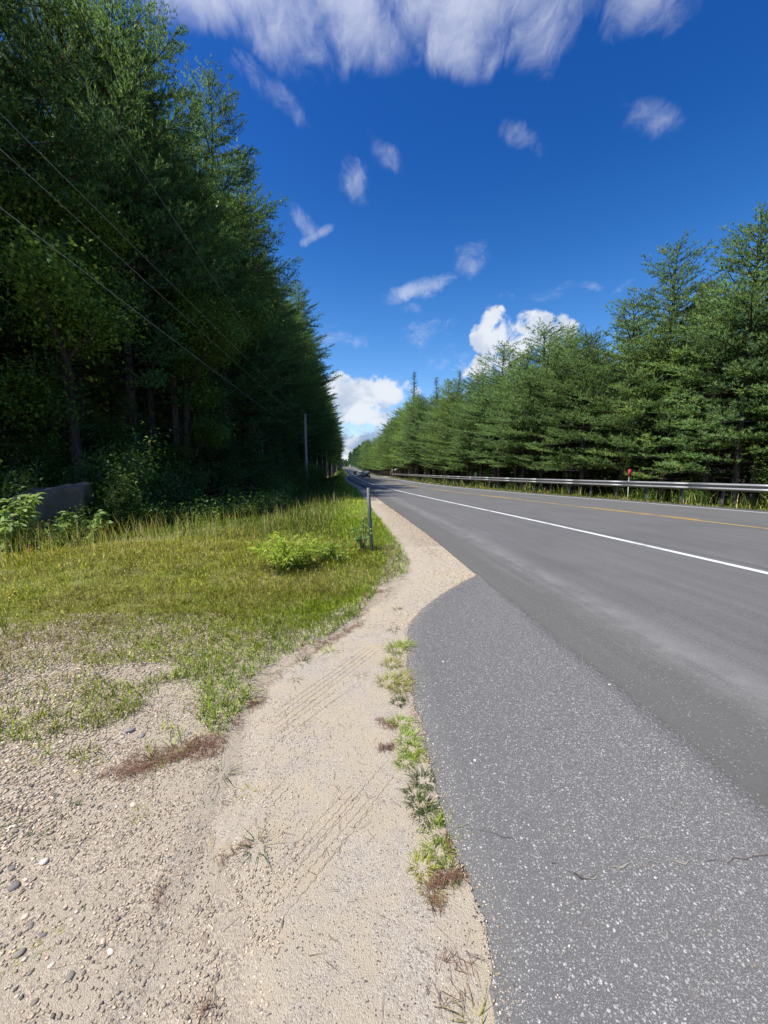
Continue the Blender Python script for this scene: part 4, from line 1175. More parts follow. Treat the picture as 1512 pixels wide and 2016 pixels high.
def pine(seed, H, base, spread, step=0.55, per=5, tw=8.0, droop=0.0, shape='old', needle=(0.085, 0.140, 0.052), ln=0.19, wd=0.034, m=6, dead=True, fill=0.22):
    r = np.random.default_rng(seed)
    mb = MB()
    zz = np.linspace(0, H, 14)
    wob = np.cumsum(r.normal(0, 0.05, (14, 2)), 0) * np.linspace(0, 1, 14)[:, None]
    tp = np.c_[wob, zz]
    r0 = 0.0095 * H + 0.03
    mb.tube(tp, r0 * (1 - (zz / H) * 0.94) + 0.008, 8)
    ctr = lambda z: np.array([np.interp(z, zz, tp[:, 0]), np.interp(z, zz, tp[:, 1])])
    if dead:
        z = 0.9
        while z < base + 1.0:
            for k in range(int(r.integers(2, 5))):
                a = r.uniform(0, 2 * math.pi); L = r.uniform(0.5, 0.55 * spread); e = r.uniform(-0.25, 0.2)
                c = ctr(z); d = np.array([math.cos(a), math.sin(a)])
                s = np.linspace(0, 1, 4)
                pts = np.c_[c[0] + d[0] * L * s + r.normal(0, .04, 4) * s, c[1] + d[1] * L * s + r.normal(0, .04, 4) * s, z + e * L * s]
                mb.tube(pts, 0.016 * (1 - s * 0.8), 3, False)
                for q in range(2):
                    b = pts[r.integers(1, 3)]; aa = a + r.choice([-1, 1]) * r.uniform(0.5, 1.1); l2 = L * 0.4
                    mb.tube(np.array([b, b + [math.cos(aa) * l2, math.sin(aa) * l2, r.uniform(-.1, .1)]]), [0.008, 0.003], 3, False)
            z += r.uniform(0.3, 0.6)
    TP, TD = [], []
    z = base
    while z < H - 0.25:
        t = (z - base) / (H - base)
        if shape == 'old':
            prof = spread * (0.55 + 0.45 * min(1, t / 0.3)) * (1 - t ** 2.2) ** 0.9 + 0.25
        elif shape == 'spire':
            prof = spread * (1 - t) ** 1.05 + 0.15
        else:
            prof = spread * (0.85 + 0.15 * min(1, t / 0.2)) * (1 - t ** 2.3) ** 0.9 + 0.2
        n = per + int(r.integers(-1, 2)); a0 = r.uniform(0, 6.28)
        for k in range(max(2, n)):
            if r.random() < 0.17: continue
            a = a0 + 2 * math.pi * k / n + r.normal(0, 0.25)
            L = prof * r.uniform(0.5, 1.28)
            zz0 = z + r.uniform(-0.25, 0.25) * step
            el = -0.06 - droop + 0.85 * t ** 1.6 + r.normal(0, 0.08)
            c = ctr(min(zz0, H)); d = np.array([math.cos(a), math.sin(a)]); side = np.array([-d[1], d[0]])
            s = np.linspace(0, 1, 6); bend = r.normal(0, 0.12)
            up = np.tan(el) * L * s + L * (0.16 + droop * 0.8) * s ** 2 * (1 - 0.5 * t)
            pts = np.c_[c[0] + d[0] * L * s + side[0] * bend * L * s ** 2, c[1] + d[1] * L * s + side[1] * bend * L * s ** 2, zz0 + up]
            mb.tube(pts, (0.012 + 0.011 * L) * (1 - s * 0.88), 4, False)
            # twigs lie mostly in the plane of the branch
            nt_ = max(3, int(L * tw)); ss = np.sort(r.uniform(fill, 1.0, nt_)) if L > 1.0 else np.linspace(0.15, 1, nt_)
            for q, sv_ in enumerate(ss):
                b = np.array([np.interp(sv_, s, pts[:, i]) for i in range(3)])
                sg = 1 if q % 2 else -1
                aa = a + sg * r.uniform(0.45, 1.15) + bend * 2 * sv_
                if sv_ > 0.93: aa = a + r.normal(0, 0.3)
                tl = np.clip((0.18 + 0.30 * (1 - sv_)) * L, 0.22, 1.0) * r.uniform(0.7, 1.2)
                e2 = 0.12 + 0.3 * t + r.normal(0, 0.12)
                td = np.array([math.cos(aa) * math.cos(e2), math.sin(aa) * math.cos(e2), math.sin(e2)])
                nf = max(2, int(tl / 0.13))
                f = (np.arange(nf) + 0.6) / nf * tl
                pp = b + td * f[:, None] + r.normal(0, 0.025, (nf, 3))
                TP.append(pp); TD.append(np.tile(td * 0.8 + np.array([0, 0, 0.55]), (nf, 1)))
        z += step * (1.15 - 0.45 * t)
    # leader
    top = ctr(H); lz = np.linspace(H - 0.9, H + 0.1, 9)
    TP.append(np.c_[np.full(9, top[0]), np.full(9, top[1]), lz]); TD.append(np.c_[r.normal(0, .4, (9, 2)), np.ones(9)])
    P = np.concatenate(TP); D = np.concatenate(TD)
    V = tufts(P, D, r, m, ln, wd)
    n = len(P)
    base_c = np.array(needle)
    patch = fbm(P[:, 0] * 0.9 + P[:, 2] * 0.7, P[:, 1] * 0.9 + 40, seed)        # some shoots are younger and yellower
    c = base_c[None] * (0.75 + 0.6 * patch[:, None]) * r.uniform(0.8, 1.2, (n, 1))
    young = (r.random(n) < 0.12)[:, None]
    c = np.where(young, c * np.array([1.6, 1.3, 0.95]), c)
    brown = (r.random(n) < 0.005)[:, None]
    c = np.where(brown, np.array([[0.16, 0.09, 0.04]]), c)
    T = np.repeat(c, 3 * m, 0)
    # needles shade as soft plumes: normals follow the shoot and the outside of the crown
    C = np.c_[np.interp(P[:, 2], zz, tp[:, 0]), np.interp(P[:, 2], zz, tp[:, 1])]
    o = np.c_[P[:, :2] - C, np.zeros(n)]; o /= np.linalg.norm(o, axis=1)[:, None] + 1e-6
    NN = D / np.linalg.norm(D, axis=1)[:, None] * 0.5 + o * 0.55 + np.array([0, 0, 0.55])
    NN = np.repeat(NN, 3 * m, 0) + r.normal(0, 0.30, (len(V) // 3, 3)).repeat(3, 0); NN /= np.linalg.norm(NN, axis=1)[:, None]
    crown = mesh_np('crown', V, [np.arange(len(V)).reshape(-1, 3)], M_NEEDLE, T, normals=NN)
    return mb.mesh('trunk', M_BARK, True), crown, n * m


def leaves_mesh(name, P, N, ln, wd, r, tint, mat=None, fold=0.25):
    """Each leaf: two triangles folded along the midrib."""
    n = len(P)
    d = N + r.normal(0, 0.55, (n, 3)); d /= np.linalg.norm(d, axis=1)[:, None]
    s = np.cross(d, np.tile([0, 0, 1.0], (n, 1)) + r.normal(0, 0.35, (n, 3))); s /= np.linalg.norm(s, axis=1)[:, None] + 1e-9
    u = np.cross(s, d)
    L = ln * r.uniform(0.7, 1.25, (n, 1)); w = wd * r.uniform(0.7, 1.25, (n, 1))
    mid = P + d * L * 0.45
    A = P; B = mid + s * w * 0.5 + u * w * fold; C_ = P + d * L - u * L * 0.12; E = mid - s * w * 0.5 + u * w * fold
    V = np.stack([A, B, C_, E], 1).reshape(-1, 3); b = np.arange(n) * 4
    F = np.concatenate([np.stack([b, b + 1, b + 2], 1), np.stack([b, b + 2, b + 3], 1)])
    NN = u * np.sign(u[:, [2]] + 1e-6) + np.array([0, 0, 0.5]) + N * 0.35 + r.normal(0, 0.2, (n, 3)); NN /= np.linalg.norm(NN, axis=1)[:, None]
    return mesh_np(name, V, [F], mat or M_LEAF, np.repeat(tint, 4, 0), normals=np.repeat(NN, 4, 0))


def broadleaf(seed, H, base, spread, n_leaf=24000, col=(0.105, 0.165, 0.038), ln=0.155, wd=0.10):
    r = np.random.default_rng(seed)
    mb = MB()
    ends = []
    def grow(p, d, L, rad, depth):
        k = 5; pts = [p]; dd = d.copy()
        for _ in range(k):
            dd = dd + r.normal(0, 0.13 if depth else 0.045, 3) + np.array([0, 0, 0.06]); dd /= np.linalg.norm(dd); pts.append(pts[-1] + dd * L / k)
        pts = np.array(pts); mb.tube(pts, rad * np.linspace(1, 0.55, k + 1), 7 if depth == 0 else 4 if depth < 3 else 3, False)
        if depth >= 3:
            ends.append((pts[-1], L)); ends.append((pts[3], L)); return
        nb = 4 if depth == 0 else 3
        for q in range(nb + (depth == 0) * 3):
            s = r.uniform(0.35, 1.0) if depth else r.uniform(0.3, 1.0)
            b = pts[min(k, int(s * k))]
            a = r.uniform(0, 6.28); e = r.uniform(0.1, 0.9)
            nd = np.array([math.cos(a) * math.cos(e), math.sin(a) * math.cos(e), math.sin(e)]) * 0.8 + dd * 0.45
            nd /= np.linalg.norm(nd)
            grow(b, nd, (spread * 0.62 if depth == 0 else L * 0.66) * r.uniform(0.7, 1.2), rad * 0.5, depth + 1)
    trunk_h = H * 0.62
    grow(np.array([0, 0, 0.0]), np.array([0, 0, 1.0]), trunk_h, 0.011 * H + 0.04, 0)
    ends = [e for e in ends if e[0][2] > base * 0.8]
    E = np.array([e[0] for e in ends]); per = max(6, n_leaf // max(1, len(E)))
    P = np.repeat(E, per, 0) + r.normal(0, 1, (len(E) * per, 3)) * np.array([0.62, 0.62, 0.42])
    zmax = P[:, 2].max(); P[:, 2] *= 1.0
    n = len(P); a = r.uniform(0, 6.28, n)
    N = np.stack([np.cos(a), np.sin(a), r.uniform(-0.5, 0.3, n)], 1)
    patch = fbm(P[:, 0] * 0.7 + P[:, 2] * 0.5, P[:, 1] * 0.7, seed)
    t = np.array(col)[None] * (0.6 + 0.8 * patch[:, None]) * r.uniform(0.75, 1.3, (n, 1))
    t = np.where((r.random(n) < 0.06)[:, None], t * np.array([1.35, 1.2, 0.9]), t)
    return mb.mesh('trunk', M_BARK, True), leaves_mesh('crown', P, N, ln, wd, r, t)


def shrub(seed, H, R, n_leaf, col, ln, wd, stems=9):
    r = np.random.default_rng(seed); mb = MB(); P = []
    for q in range(stems):
        a = r.uniform(0, 6.28); out = R * r.uniform(0.25, 1.0); h = H * r.uniform(0.55, 1.05)
        s = np.linspace(0, 1, 6)
        pts = np.c_[math.cos(a) * out * s ** 1.4, math.sin(a) * out * s ** 1.4, h * s ** 0.9] + r.normal(0, 0.04 * H, (6, 3)) * s[:, None]
        mb.tube(pts, 0.006 * H * (1.2 - s), 4, False)
        per = n_leaf // stems
        f = r.uniform(0.15, 1, per)
        base = np.stack([np.interp(f, s, pts[:, i]) for i in range(3)], 1)
        P.append(base + r.normal(0, 1, (per, 3)) * np.array([0.22, 0.22, 0.12]) * R * 0.9)
    P = np.concatenate(P); P[:, 2] = np.maximum(P[:, 2], 0.03); n = len(P)
    a = np.arctan2(P[:, 1], P[:, 0]) + r.normal(0, 0.9, n)
    N = np.stack([np.cos(a), np.sin(a), r.uniform(-0.35, 0.25, n)], 1)
    t = np.array(col)[None] * r.uniform(0.6, 1.4, (n, 1)); t = np.where((r.random(n) < 0.12)[:, None], t * np.array([1.5, 1.25, 0.9]), t)
    return mb.mesh('stems', M_BARK2, True), leaves_mesh('foliage', P, N, ln, wd, r, t)


TALL = [pine(1, 26.0, 6.5, 4.8), pine(2, 28.0, 7.5, 5.2), pine(3, 24.0, 5.0, 4.4), pine(4, 27.0, 9.0, 4.6, per=4)]
YOUNG = [pine(11, 15.0, 2.9, 3.2, 0.5, 5, 8.0, shape='young', needle=(0.082, 0.132, 0.055)), pine(12, 17.0, 3.6, 3.5, 0.52, 5, 8.0, shape='young', needle=(0.088, 0.138, 0.056)),
         pine(13, 13.5, 2.2, 3.0, 0.48, 5, 8.0, shape='young', needle=(0.095, 0.143, 0.050)), pine(14, 16.0, 4.2, 3.3, 0.5, 6, 7.0, shape='young', needle=(0.078, 0.128, 0.058))]
SPIRE = [pine(21, 20.0, 3.0, 2.7, 0.42, 6, 8.0, droop=0.18, shape='spire', needle=(0.04, 0.078, 0.044), ln=0.17)]
BROAD = [broadleaf(31, 21.0, 6.0, 5.2, 46000), broadleaf(32, 17.0, 4.0, 4.6, 36000, (0.09, 0.14, 0.032)), broadleaf(33, 9.0, 1.8, 2.8, 12000, (0.085, 0.135, 0.034), 0.15, 0.10)]
SHRUB = [shrub(41, 1.5, 0.9, 1500, (0.09, 0.15, 0.034), 0.10, 0.06), shrub(42, 2.3, 1.1, 1900, (0.085, 0.135, 0.03), 0.12, 0.07), shrub(43, 0.9, 1.0, 1300, (0.095, 0.155, 0.036), 0.09, 0.05), shrub(44, 3.6, 1.4, 2600, (0.085, 0.14, 0.034), 0.13, 0.075, 12)]


def tree(kind, meshes, x, y, scale, rot, label, cat, group=None, dz=0.0, parts=('trunk', 'crown'), zs=1.0, lean=(0, 0)):
    root = bpy.data.objects.new(kind, None); COL.objects.link(root)
    root.location = (x, y, float(ground_z(x, y)) - 0.08 + dz); root.rotation_euler = (lean[0], lean[1], rot); root.scale = (scale, scale, scale * zs)
    root.empty_display_size = 0.5
    for nm, me in zip(parts, meshes[:2]):
        link(nm, me, root)
    tag(root, label, cat, group)
    return root


RT = np.random.default_rng(77)
HT = [26, 28, 24, 27]; HY = [15, 17, 13.5, 16]
GL = 'tall pines lining the left side of the road'; GR = 'pines lining the right side behind the guardrail'


def edge_off(y):        # distance of the left tree line from the pavement edge
    return np.interp(y, [4, 8, 11, 15, 19, 26, 35, 50, 80, 120, 300], [23, 21.5, 19, 16.5, 14.8, 12.8, 11.3, 10.0, 8.6, 8.2, 7.6])


def left_forest():
    # front row
    y = 9.0; i = 0; used = set()
    while y < 290:
        x = Ex(y) - edge_off(y) + RT.normal(0, 0.5)
        k = int(RT.integers(0, 4)); H = (25.5 if y < 60 else 27.5) * RT.uniform(0.93, 1.09)
        lab = 'tall dark pine in the front of the left-hand woods beside the grassy verge'
        if y < 20:
            i += 1; lab = ('tall dark pine nearest the left edge of the picture above the leafy bush', 'tall dark pine rising behind the grey boulder', 'tall dark pine rising behind the shrubs right of the boulder', 'tall dark pine next right from the one above the boulder shrubs')[min(i - 1, 3)]
        for py, tx in ((53, 'tall pine directly behind the nearest utility pole'), (124, 'tall pine directly behind the second utility pole'), (192, 'tall pine directly behind the third utility pole')):
            if py <= y < py + 4.2 and tx not in used: used.add(tx); lab = tx
        tree('pine_tree', TALL[k], x, y, H / HT[k], RT.uniform(0, 6.28), lab, 'pine tree', GL)
        y += RT.uniform(3.3, 4.4) if y < 120 else RT.uniform(5.5, 7.5)
    for row, (o, y0, y1, st) in enumerate(((4.5, 6, 150, 4.6), (9.5, 5, 120, 5.6), (15, 2, 100, 6.4), (21, 0, 90, 6.5), (28, -2, 80, 7.0))):
        y = y0
        while y < y1:
            x = Ex(y) - edge_off(y) - o + RT.normal(0, 0.9); k = int(RT.integers(0, 4))
            tree('pine_tree', TALL[k], x, y, 27.5 * RT.uniform(0.88, 1.1) / HT[k], RT.uniform(0, 6.28), 'pine standing deep in the left-hand woods behind the front row', 'pine tree', 'pines deep in the left-hand woods')
            y += st * RT.uniform(0.8, 1.25)
    # broad-leaved trees mixed into the edge
    tree('broadleaf_tree', BROAD[0], -13.0, 16.5, 0.98, 0.4, 'tall broad-leaved tree with yellowish upper leaves, nearest at upper left', 'tree', 'broad-leaved trees at the edge of the left-hand woods')
    tree('broadleaf_tree', BROAD[1], -15.5, 13.0, 1.05, 2.0, 'broad-leaved tree at the left edge of the picture behind the boulder', 'tree', 'broad-leaved trees at the edge of the left-hand woods')
    tree('broadleaf_tree', BROAD[0], -12.6, 24.5, 0.9, 3.9, 'broad-leaved tree behind the nearest yellowish one at the edge of the left woods', 'tree', 'broad-leaved trees at the edge of the left-hand woods')
    def top_at(u, v, y, kind, meshes, Hm, label, cat, grp=None, zs=1.0):
        p = at_depth(u, v, y); g = float(ground_z(p[0], y)); tree(kind, meshes, p[0], y, (p[2] - g) / Hm / zs, RT.uniform(0, 6.28), label, cat, grp, zs=zs)
    top_at(418, 150, 31.0, 'pine_tree', TALL[1], 28, 'tallest pine of the left-hand woods, its boughs reaching out furthest over the sky', 'pine tree', zs=1.12)
    top_at(474, 300, 37.0, 'pine_tree', TALL[2], 24, 'pine just beyond the tallest one at the edge of the left-hand woods', 'pine tree', zs=1.1)
    top_at(352, 95, 27.0, 'broadleaf_tree', BROAD[0], 19.5, 'tall broad-leaved tree in front of the tallest pine at upper left', 'tree', 'broad-leaved trees at the edge of the left-hand woods', 1.3)
    top_at(200, -60, 20.5, 'pine_tree', TALL[0], 26, 'tall pine filling the top left corner of the picture', 'pine tree')
    top_at(300, 20, 24.0, 'pine_tree', TALL[3], 27, 'pine whose ragged tip stands at the top of the picture left of the clouds', 'pine tree', zs=1.15)
    for q in range(22):
        y = 12 + 60 * (q / 22) ** 1.2; x = Ex(y) - edge_off(y) + RT.uniform(0.2, 2.6); k = int(RT.integers(0, 4))
        tree('young_pine', YOUNG[k], x, y, RT.uniform(0.3, 0.52), RT.uniform(0, 6.28), 'small young pine at the shaded foot of the left-hand woods', 'young pine', 'young pines at the foot of the left-hand woods')
    # small understorey trees fill the foot of the woods
    spots = [(-17.5, 11, .8), (-14.2, 15.5, .6), (-13.8, 20, .65), (-12.8, 23, .55), (-12.4, 28, .6), (-12, 33, .55), (-12.2, 39, .6), (-12.8, 45, .5), (-13.4, 53, .55), (-14, 62, .55), (-15, 71, .55), (-17, 83, .55), (-19, 96, .5), (-20.5, 110, .5),
             (-24, 9, .9), (-27, 14, 1.0), (-24, 18, .9), (-22, 23, .9), (-24, 29, 1.0), (-22, 36, .9), (-23, 44, 1.0), (-25, 54, 1.0), (-27, 66, 1.0), (-29, 80, 1.0), (-31, 12, 1.1), (-32, 20, 1.1), (-31, 30, 1.1), (-31, 40, 1.1), (-33, 52, 1.1), (-20, 8, .9), (-28, 5, 1.0), (-19.5, 14, .9), (-17.5, 19, .85), (-16.5, 26, .8), (-16, 34, .8), (-16, 42, .8), (-17, 50, .8), (-18, 60, .8), (-20, 75, .8)]
    for (x, y, s) in spots:
        tree('sapling', BROAD[2], x, y, s * RT.uniform(0.85, 1.15), RT.uniform(0, 6.28), 'leafy understorey sapling in the shade of the left-hand woods', 'sapling', 'understorey saplings under the left-hand woods')
    for (x, y, s) in [(-13.5, 18, .28), (-12.2, 26, .25), (-12, 31, .3), (-11.8, 36, .26), (-12.2, 43, .32), (-12.8, 49, .3), (-13.6, 57, .33), (-14.8, 67, .35), (-16.4, 78, .36), (-18.2, 90, .36), (-20, 103, .4), (-21.5, 118, .4)]:
        k = int(RT.integers(0, 4)); tree('young_pine', YOUNG[k], x, y, s, RT.uniform(0, 6.28), 'small young pine at the shaded foot of the left-hand woods', 'young pine', 'young pines at the foot of the left-hand woods')


left_forest()


def right_forest():
    def off(y): return np.interp(y, [5, 20, 40, 70, 110, 300], [10.0, 8.8, 7.8, 6.6, 5.8, 5.2])
    def hh(y): return np.interp(y, [5, 17, 25, 40, 70, 100, 300], [15.0, 14.8, 14.6, 13.6, 15.0, 18.6, 20.5])
    y = 6.0; hit = False
    while y < 300:
        x = Rx(y) + off(y) + RT.normal(0, 0.5); k = int(RT.integers(0, 4)); H = hh(y) * RT.uniform(0.86, 1.12)
        near_ = y < 60
        pxx = float(px_of(x, y, 2.0)[0])
        if near_ and not hit and abs(pxx - 1238) < 45:
            hit = True; tree('pine_tree', YOUNG[k], x, y, 1.18 * H / HY[k], RT.uniform(0, 6.28), 'bushy pine directly behind the red marker panel', 'pine tree', 'bushy pines in front behind the guardrail', zs=0.86); y += 2.4; continue
        tree('pine_tree', YOUNG[k], x, y, 1.2 * H / HY[k], RT.uniform(0, 6.28), 'bushy blue-green pine in the front row behind the guardrail' if near_ else 'distant pine along the right side of the road towards the crest', 'pine tree', 'bushy pines in front behind the guardrail' if near_ else 'distant pines along the right side', zs=RT.uniform(0.78, 0.9))
        y += RT.uniform(2.1, 3.0) if y < 60 else RT.uniform(3.4, 4.6) if y < 130 else RT.uniform(6, 8)
    for (o, y0, y1, st, hm) in ((3.6, 4, 150, 3.6, 1.02), (7.5, 6, 110, 4.2, 1.05), (12, 3, 80, 5.0, 1.1), (18, 3, 70, 6.5, 1.1)):
        y = y0
        while y < y1:
            x = Rx(y) + off(y) + o + RT.normal(0, 0.8); k = int(RT.integers(0, 4)); H = hh(y) * hm * RT.uniform(0.86, 1.12)
            tree('pine_tree', YOUNG[k], x, y, H / HY[k], RT.uniform(0, 6.28), 'pine in the thick growth behind the front row on the right', 'pine tree', 'pines deeper in the right-hand woods')
            y += st * RT.uniform(0.8, 1.25)
    # picked-out trees
    def top_at(u, v, y, kind, meshes, Hm, label, cat, zs=1.0, grp=None):
        p = at_depth(u, v, y); g = float(ground_z(p[0], y)); s = (p[2] - g) / Hm
        tree(kind, meshes, p[0], y, s, RT.uniform(0, 6.28), label, cat, grp, zs=zs)
    top_at(1338, 478, 27, 'pine_tree', YOUNG[1], 17, 'pointed tall pine rising highest above the guardrail at right', 'pine tree')
    top_at(1500, 425, 21.5, 'pine_tree', YOUNG[3], 16, 'dark pine with ragged tip cut by the right edge of the picture', 'pine tree')
    top_at(1118, 640, 46, 'pine_tree', YOUNG[0], 15, 'pine with a lone leader standing up before the white cumulus cloud', 'pine tree')
    top_at(815, 732, 88, 'spruce_tree', SPIRE[0], 20, 'dark narrow spruce standing out at the left end of the right-hand trees', 'spruce tree')
    top_at(905, 728, 66, 'spruce_tree', SPIRE[0], 20, 'slim spruce top poking above the right-hand trees under the small cloud', 'spruce tree')
    top_at(862, 742, 76, 'spruce_tree', SPIRE[0], 20, 'slim spruce between two others on the right-hand skyline', 'spruce tree')
    tree('broadleaf_tree', BROAD[2], 21.8, 20.5, 1.0, 1.0, 'light green broad-leaved tree among pines above the guardrail at right', 'tree', 'broad-leaved trees on the right')
    tree('broadleaf_tree', BROAD[2], 23.5, 17.0, 0.9, 3.0, 'broad-leaved tree low at the right edge of the picture behind the guardrail', 'tree', 'broad-leaved trees on the right')
    # low growth between the guardrail and the trunks
    for q in range(70):
        y = 9 + 90 * (q / 70) ** 1.2; x = Bx(y) + RT.uniform(2.2, 12.0); k = int(RT.choice([0, 1, 3, 3])) if x > Bx(y) + 4.5 else int(RT.choice([0, 2, 0, 1]))
        tree('shrub', SHRUB[k], x, y, RT.uniform(0.5, 1.0), RT.uniform(0, 6.28), 'low leafy shrub behind the guardrail at the foot of the pines', 'shrub', 'shrubs behind the guardrail', parts=('stems', 'foliage'))


right_forest()


def distant_forest():
    """Woods beyond the crest that read as one mass."""
    r = np.random.default_rng(91); Vs, Ts = [], []
    def cheap(x, y, z, H, R):
        n = 420
        t = r.random(n) ** 0.8; zz = 0.01 + 0.99 * t; rad = R * (1 - t) ** 0.8 * np.sqrt(r.random(n)) + 0.1; a = r.uniform(0, 6.28, n)
        P = np.c_[x + np.cos(a) * rad, y + np.sin(a) * rad, z + zz * H]
        d = np.c_[np.cos(a), np.sin(a), np.full(n, 0.25)] + r.normal(0, 0.3, (n, 3)); d /= np.linalg.norm(d, axis=1)[:, None]
        s = np.cross(d, r.normal(0, 1, (n, 3))); s /= np.linalg.norm(s, axis=1)[:, None]
        L = 1.5; V = np.stack([P - s * 0.4, P + s * 0.4, P + d * L], 1).reshape(-1, 3)
        Vs.append(V); Ts.append(np.repeat(np.array([[0.045, 0.078, 0.04]]) * r.uniform(0.6, 1.3, (n, 1)), 3, 0))
    for side in (-1, 1):
        y = 285.0
        while y < 620:
            for row in range(3):
                x = (Ex(y) - 7.5 - row * 7 if side < 0 else Rx(y) + 6 + row * 7) + r.normal(0, 1.2)
                H = r.uniform(15, 22) if side > 0 else r.uniform(14, 24)
                cheap(x, y + r.uniform(-3, 3), float(ground_z(x, y)) - 0.3, H, r.uniform(3, 4.4))
            y += 7.5
    for q in range(120):
        x = r.uniform(-150, 30); y = r.uniform(640, 720); cheap(x, y, float(ground_z(x, y)) - 1, r.uniform(12, 17), 5.5)
    # woods off the road on both sides, behind the rows built tree by tree
    y = -6.0
    while y < 150:
        for o in (26, 33, 41, 50):
            x = Rx(y) + o + r.normal(0, 1.5); cheap(x, y, float(ground_z(x, y)) - 0.3, r.uniform(12, 16), 3.4)
        for o in (36, 44, 53):
            x = Ex(y) - o - 4 + r.normal(0, 1.5); cheap(x, y, float(ground_z(x, y)) - 0.3, r.uniform(18, 24), 4.2)
        y += 5.0
    V = np.concatenate(Vs); T = np.concatenate(Ts)
    me = mesh_np('distant_forest', V, [np.arange(len(V)).reshape(-1, 3)], M_NEEDLE, T)
    tag(link('distant_forest', me), 'far-off evergreen woods where the road goes over the crest', 'forest', kind='stuff')


distant_forest()

# ------------------------------------------------------------------ plants and boulder at the left
def near_plants():
    r = np.random.default_rng(55)
    # broad-leaved bush with every leaf its own part
    def leafy_bush(name, u, v, depth, H, R, n, ln, wd, cols, label, cat, droop=0.3, stems=10, narrow=False, extra=2):
        p = at_depth(u, v, depth); root = bpy.data.objects.new(name, None); COL.objects.link(root)
        gz = float(ground_z(p[0], depth)); H = at_depth(u, H, depth)[2] - gz; root.location = (p[0], depth, gz - 0.02); root.empty_display_size = 0.3
        tag(root, label, cat)
        mb = MB(); spots = []
        for q in range(stems):
            a = r.uniform(0, 6.28); out = R * math.sqrt(r.random()); h = H * (1.05 - 0.45 * (out / R) ** 2) * r.uniform(0.75, 1.05)
            s = np.linspace(0, 1, 6); pts = np.c_[math.cos(a) * out * s ** 1.2, math.sin(a) * out * s ** 1.2, h * s] + r.normal(0, 0.02, (6, 3)) * s[:, None]
            mb.tube(pts, 0.009 * (1.2 - s) * H, 5, False)
            for f in r.uniform(0.2, 1, n // stems):
                spots.append(([np.interp(f, s, pts[:, i]) for i in range(3)], f))
        mb.build('stems', M_BARK2, root, True)
        datas = []
        for c in cols:
            w = wd / ln
            # eight-triangle leaf: pointed oval, folded along the midrib, arching
            xs = np.array([0, 0.25, 0.6, 1.0]); half = np.array([0.0, 0.5, 0.42, 0.0]) * w; zc = np.array([0, 0.05, 0.03, -0.10 if not narrow else -0.16])
            V = [[0, 0, 0]]
            for i in (1, 2): V += [[xs[i], half[i], zc[i] + half[i] * 0.35], [xs[i], 0, zc[i]], [xs[i], -half[i], zc[i] + half[i] * 0.35]]
            V.append([1, 0, zc[3]])
            F = [[0, 2, 1], [0, 3, 2], [1, 2, 5], [1, 5, 4], [2, 3, 6], [2, 6, 5], [4, 5, 7], [5, 6, 7]]
            datas.append(mesh_np('leaf', np.array(V), [np.array(F)], M_LEAF, np.tile(c, (8, 1)), True))
        if extra:
            P = []
            for (b, f) in spots: P += [np.array(b) + r.normal(0, 0.05 * R, 3) for _ in range(extra)]
            P = np.array(P); a = np.arctan2(P[:, 1], P[:, 0]) + r.normal(0, 0.9, len(P))
            N_ = np.stack([np.cos(a), np.sin(a), r.uniform(-0.2, 0.7, len(P)) - droop], 1)
            tt = np.array(cols)[r.integers(0, len(cols), len(P))] * r.uniform(0.6, 1.15, (len(P), 1))
            fo = link('foliage', leaves_mesh('foliage', P, N_, ln * 0.85, wd * 0.85, r, tt), root); fo['kind'] = 'stuff'
        for (b, f) in spots:
            a = math.atan2(b[1], b[0]) + r.normal(0, 0.9); e = r.uniform(-0.2, 0.5) - droop
            off = 0.06 * R
            o = link('leaf', datas[int(r.integers(0, len(datas)))], root, (b[0] + math.cos(a) * off, b[1] + math.sin(a) * off, b[2]), (r.normal(0, 0.35), -e, a))
            s = ln * r.uniform(0.7, 1.3); o.scale = (s, s, s)
        return root

    leafy_bush('leafy_bush', 42, 1095, 8.3, 950, 0.85, 290, 0.19, 0.105, [(0.19, 0.26, 0.075), (0.15, 0.22, 0.06), (0.24, 0.31, 0.12)], 'leafy bush with broad pale green leaves at the left edge before the boulder', 'bush', 0.25, 14)
    leafy_bush('leafy_bush', -75, 1080, 8.8, 930, 0.9, 260, 0.19, 0.105, [(0.17, 0.24, 0.07), (0.14, 0.20, 0.055)], 'second broad-leaved bush cut by the left edge of the picture', 'bush', 0.25, 12)
    leafy_bush('willow_like_plant', 572, 1135, 6.3, 1046, 0.7, 295, 0.14, 0.022, [(0.26, 0.34, 0.045), (0.21, 0.29, 0.04), (0.32, 0.37, 0.07)], 'yellow-green plant with narrow willow-like leaves in the grass left of the post', 'plant', 0.0, 34, True, 5)
    leafy_bush('sprawling_plant', 655, 1120, 6.9, 1062, 0.55, 170, 0.11, 0.02, [(0.26, 0.34, 0.06), (0.20, 0.29, 0.055)], 'lower narrow-leaved plant between the willow-like plant and the post', 'plant', 0.0, 20, True, 4)
    leafy_bush('weed', 716, 1078, 7.7, 1000, 0.34, 220, 0.075, 0.036, [(0.12, 0.20, 0.055), (0.16, 0.24, 0.07)], 'dark green weed grown up around the foot of the grey post', 'weed', 0.2, 12, False, 0)
    leafy_bush('leafy_bush', 170, 1075, 9.6, 985, 0.45, 110, 0.15, 0.085, [(0.20, 0.28, 0.085), (0.15, 0.22, 0.06)], 'slim bush with pale leaves right of the boulder', 'bush', 0.25, 8)
    # boulder
    v, f = ico(); mids = {}
    V = [q for q in v]; F = f.tolist()
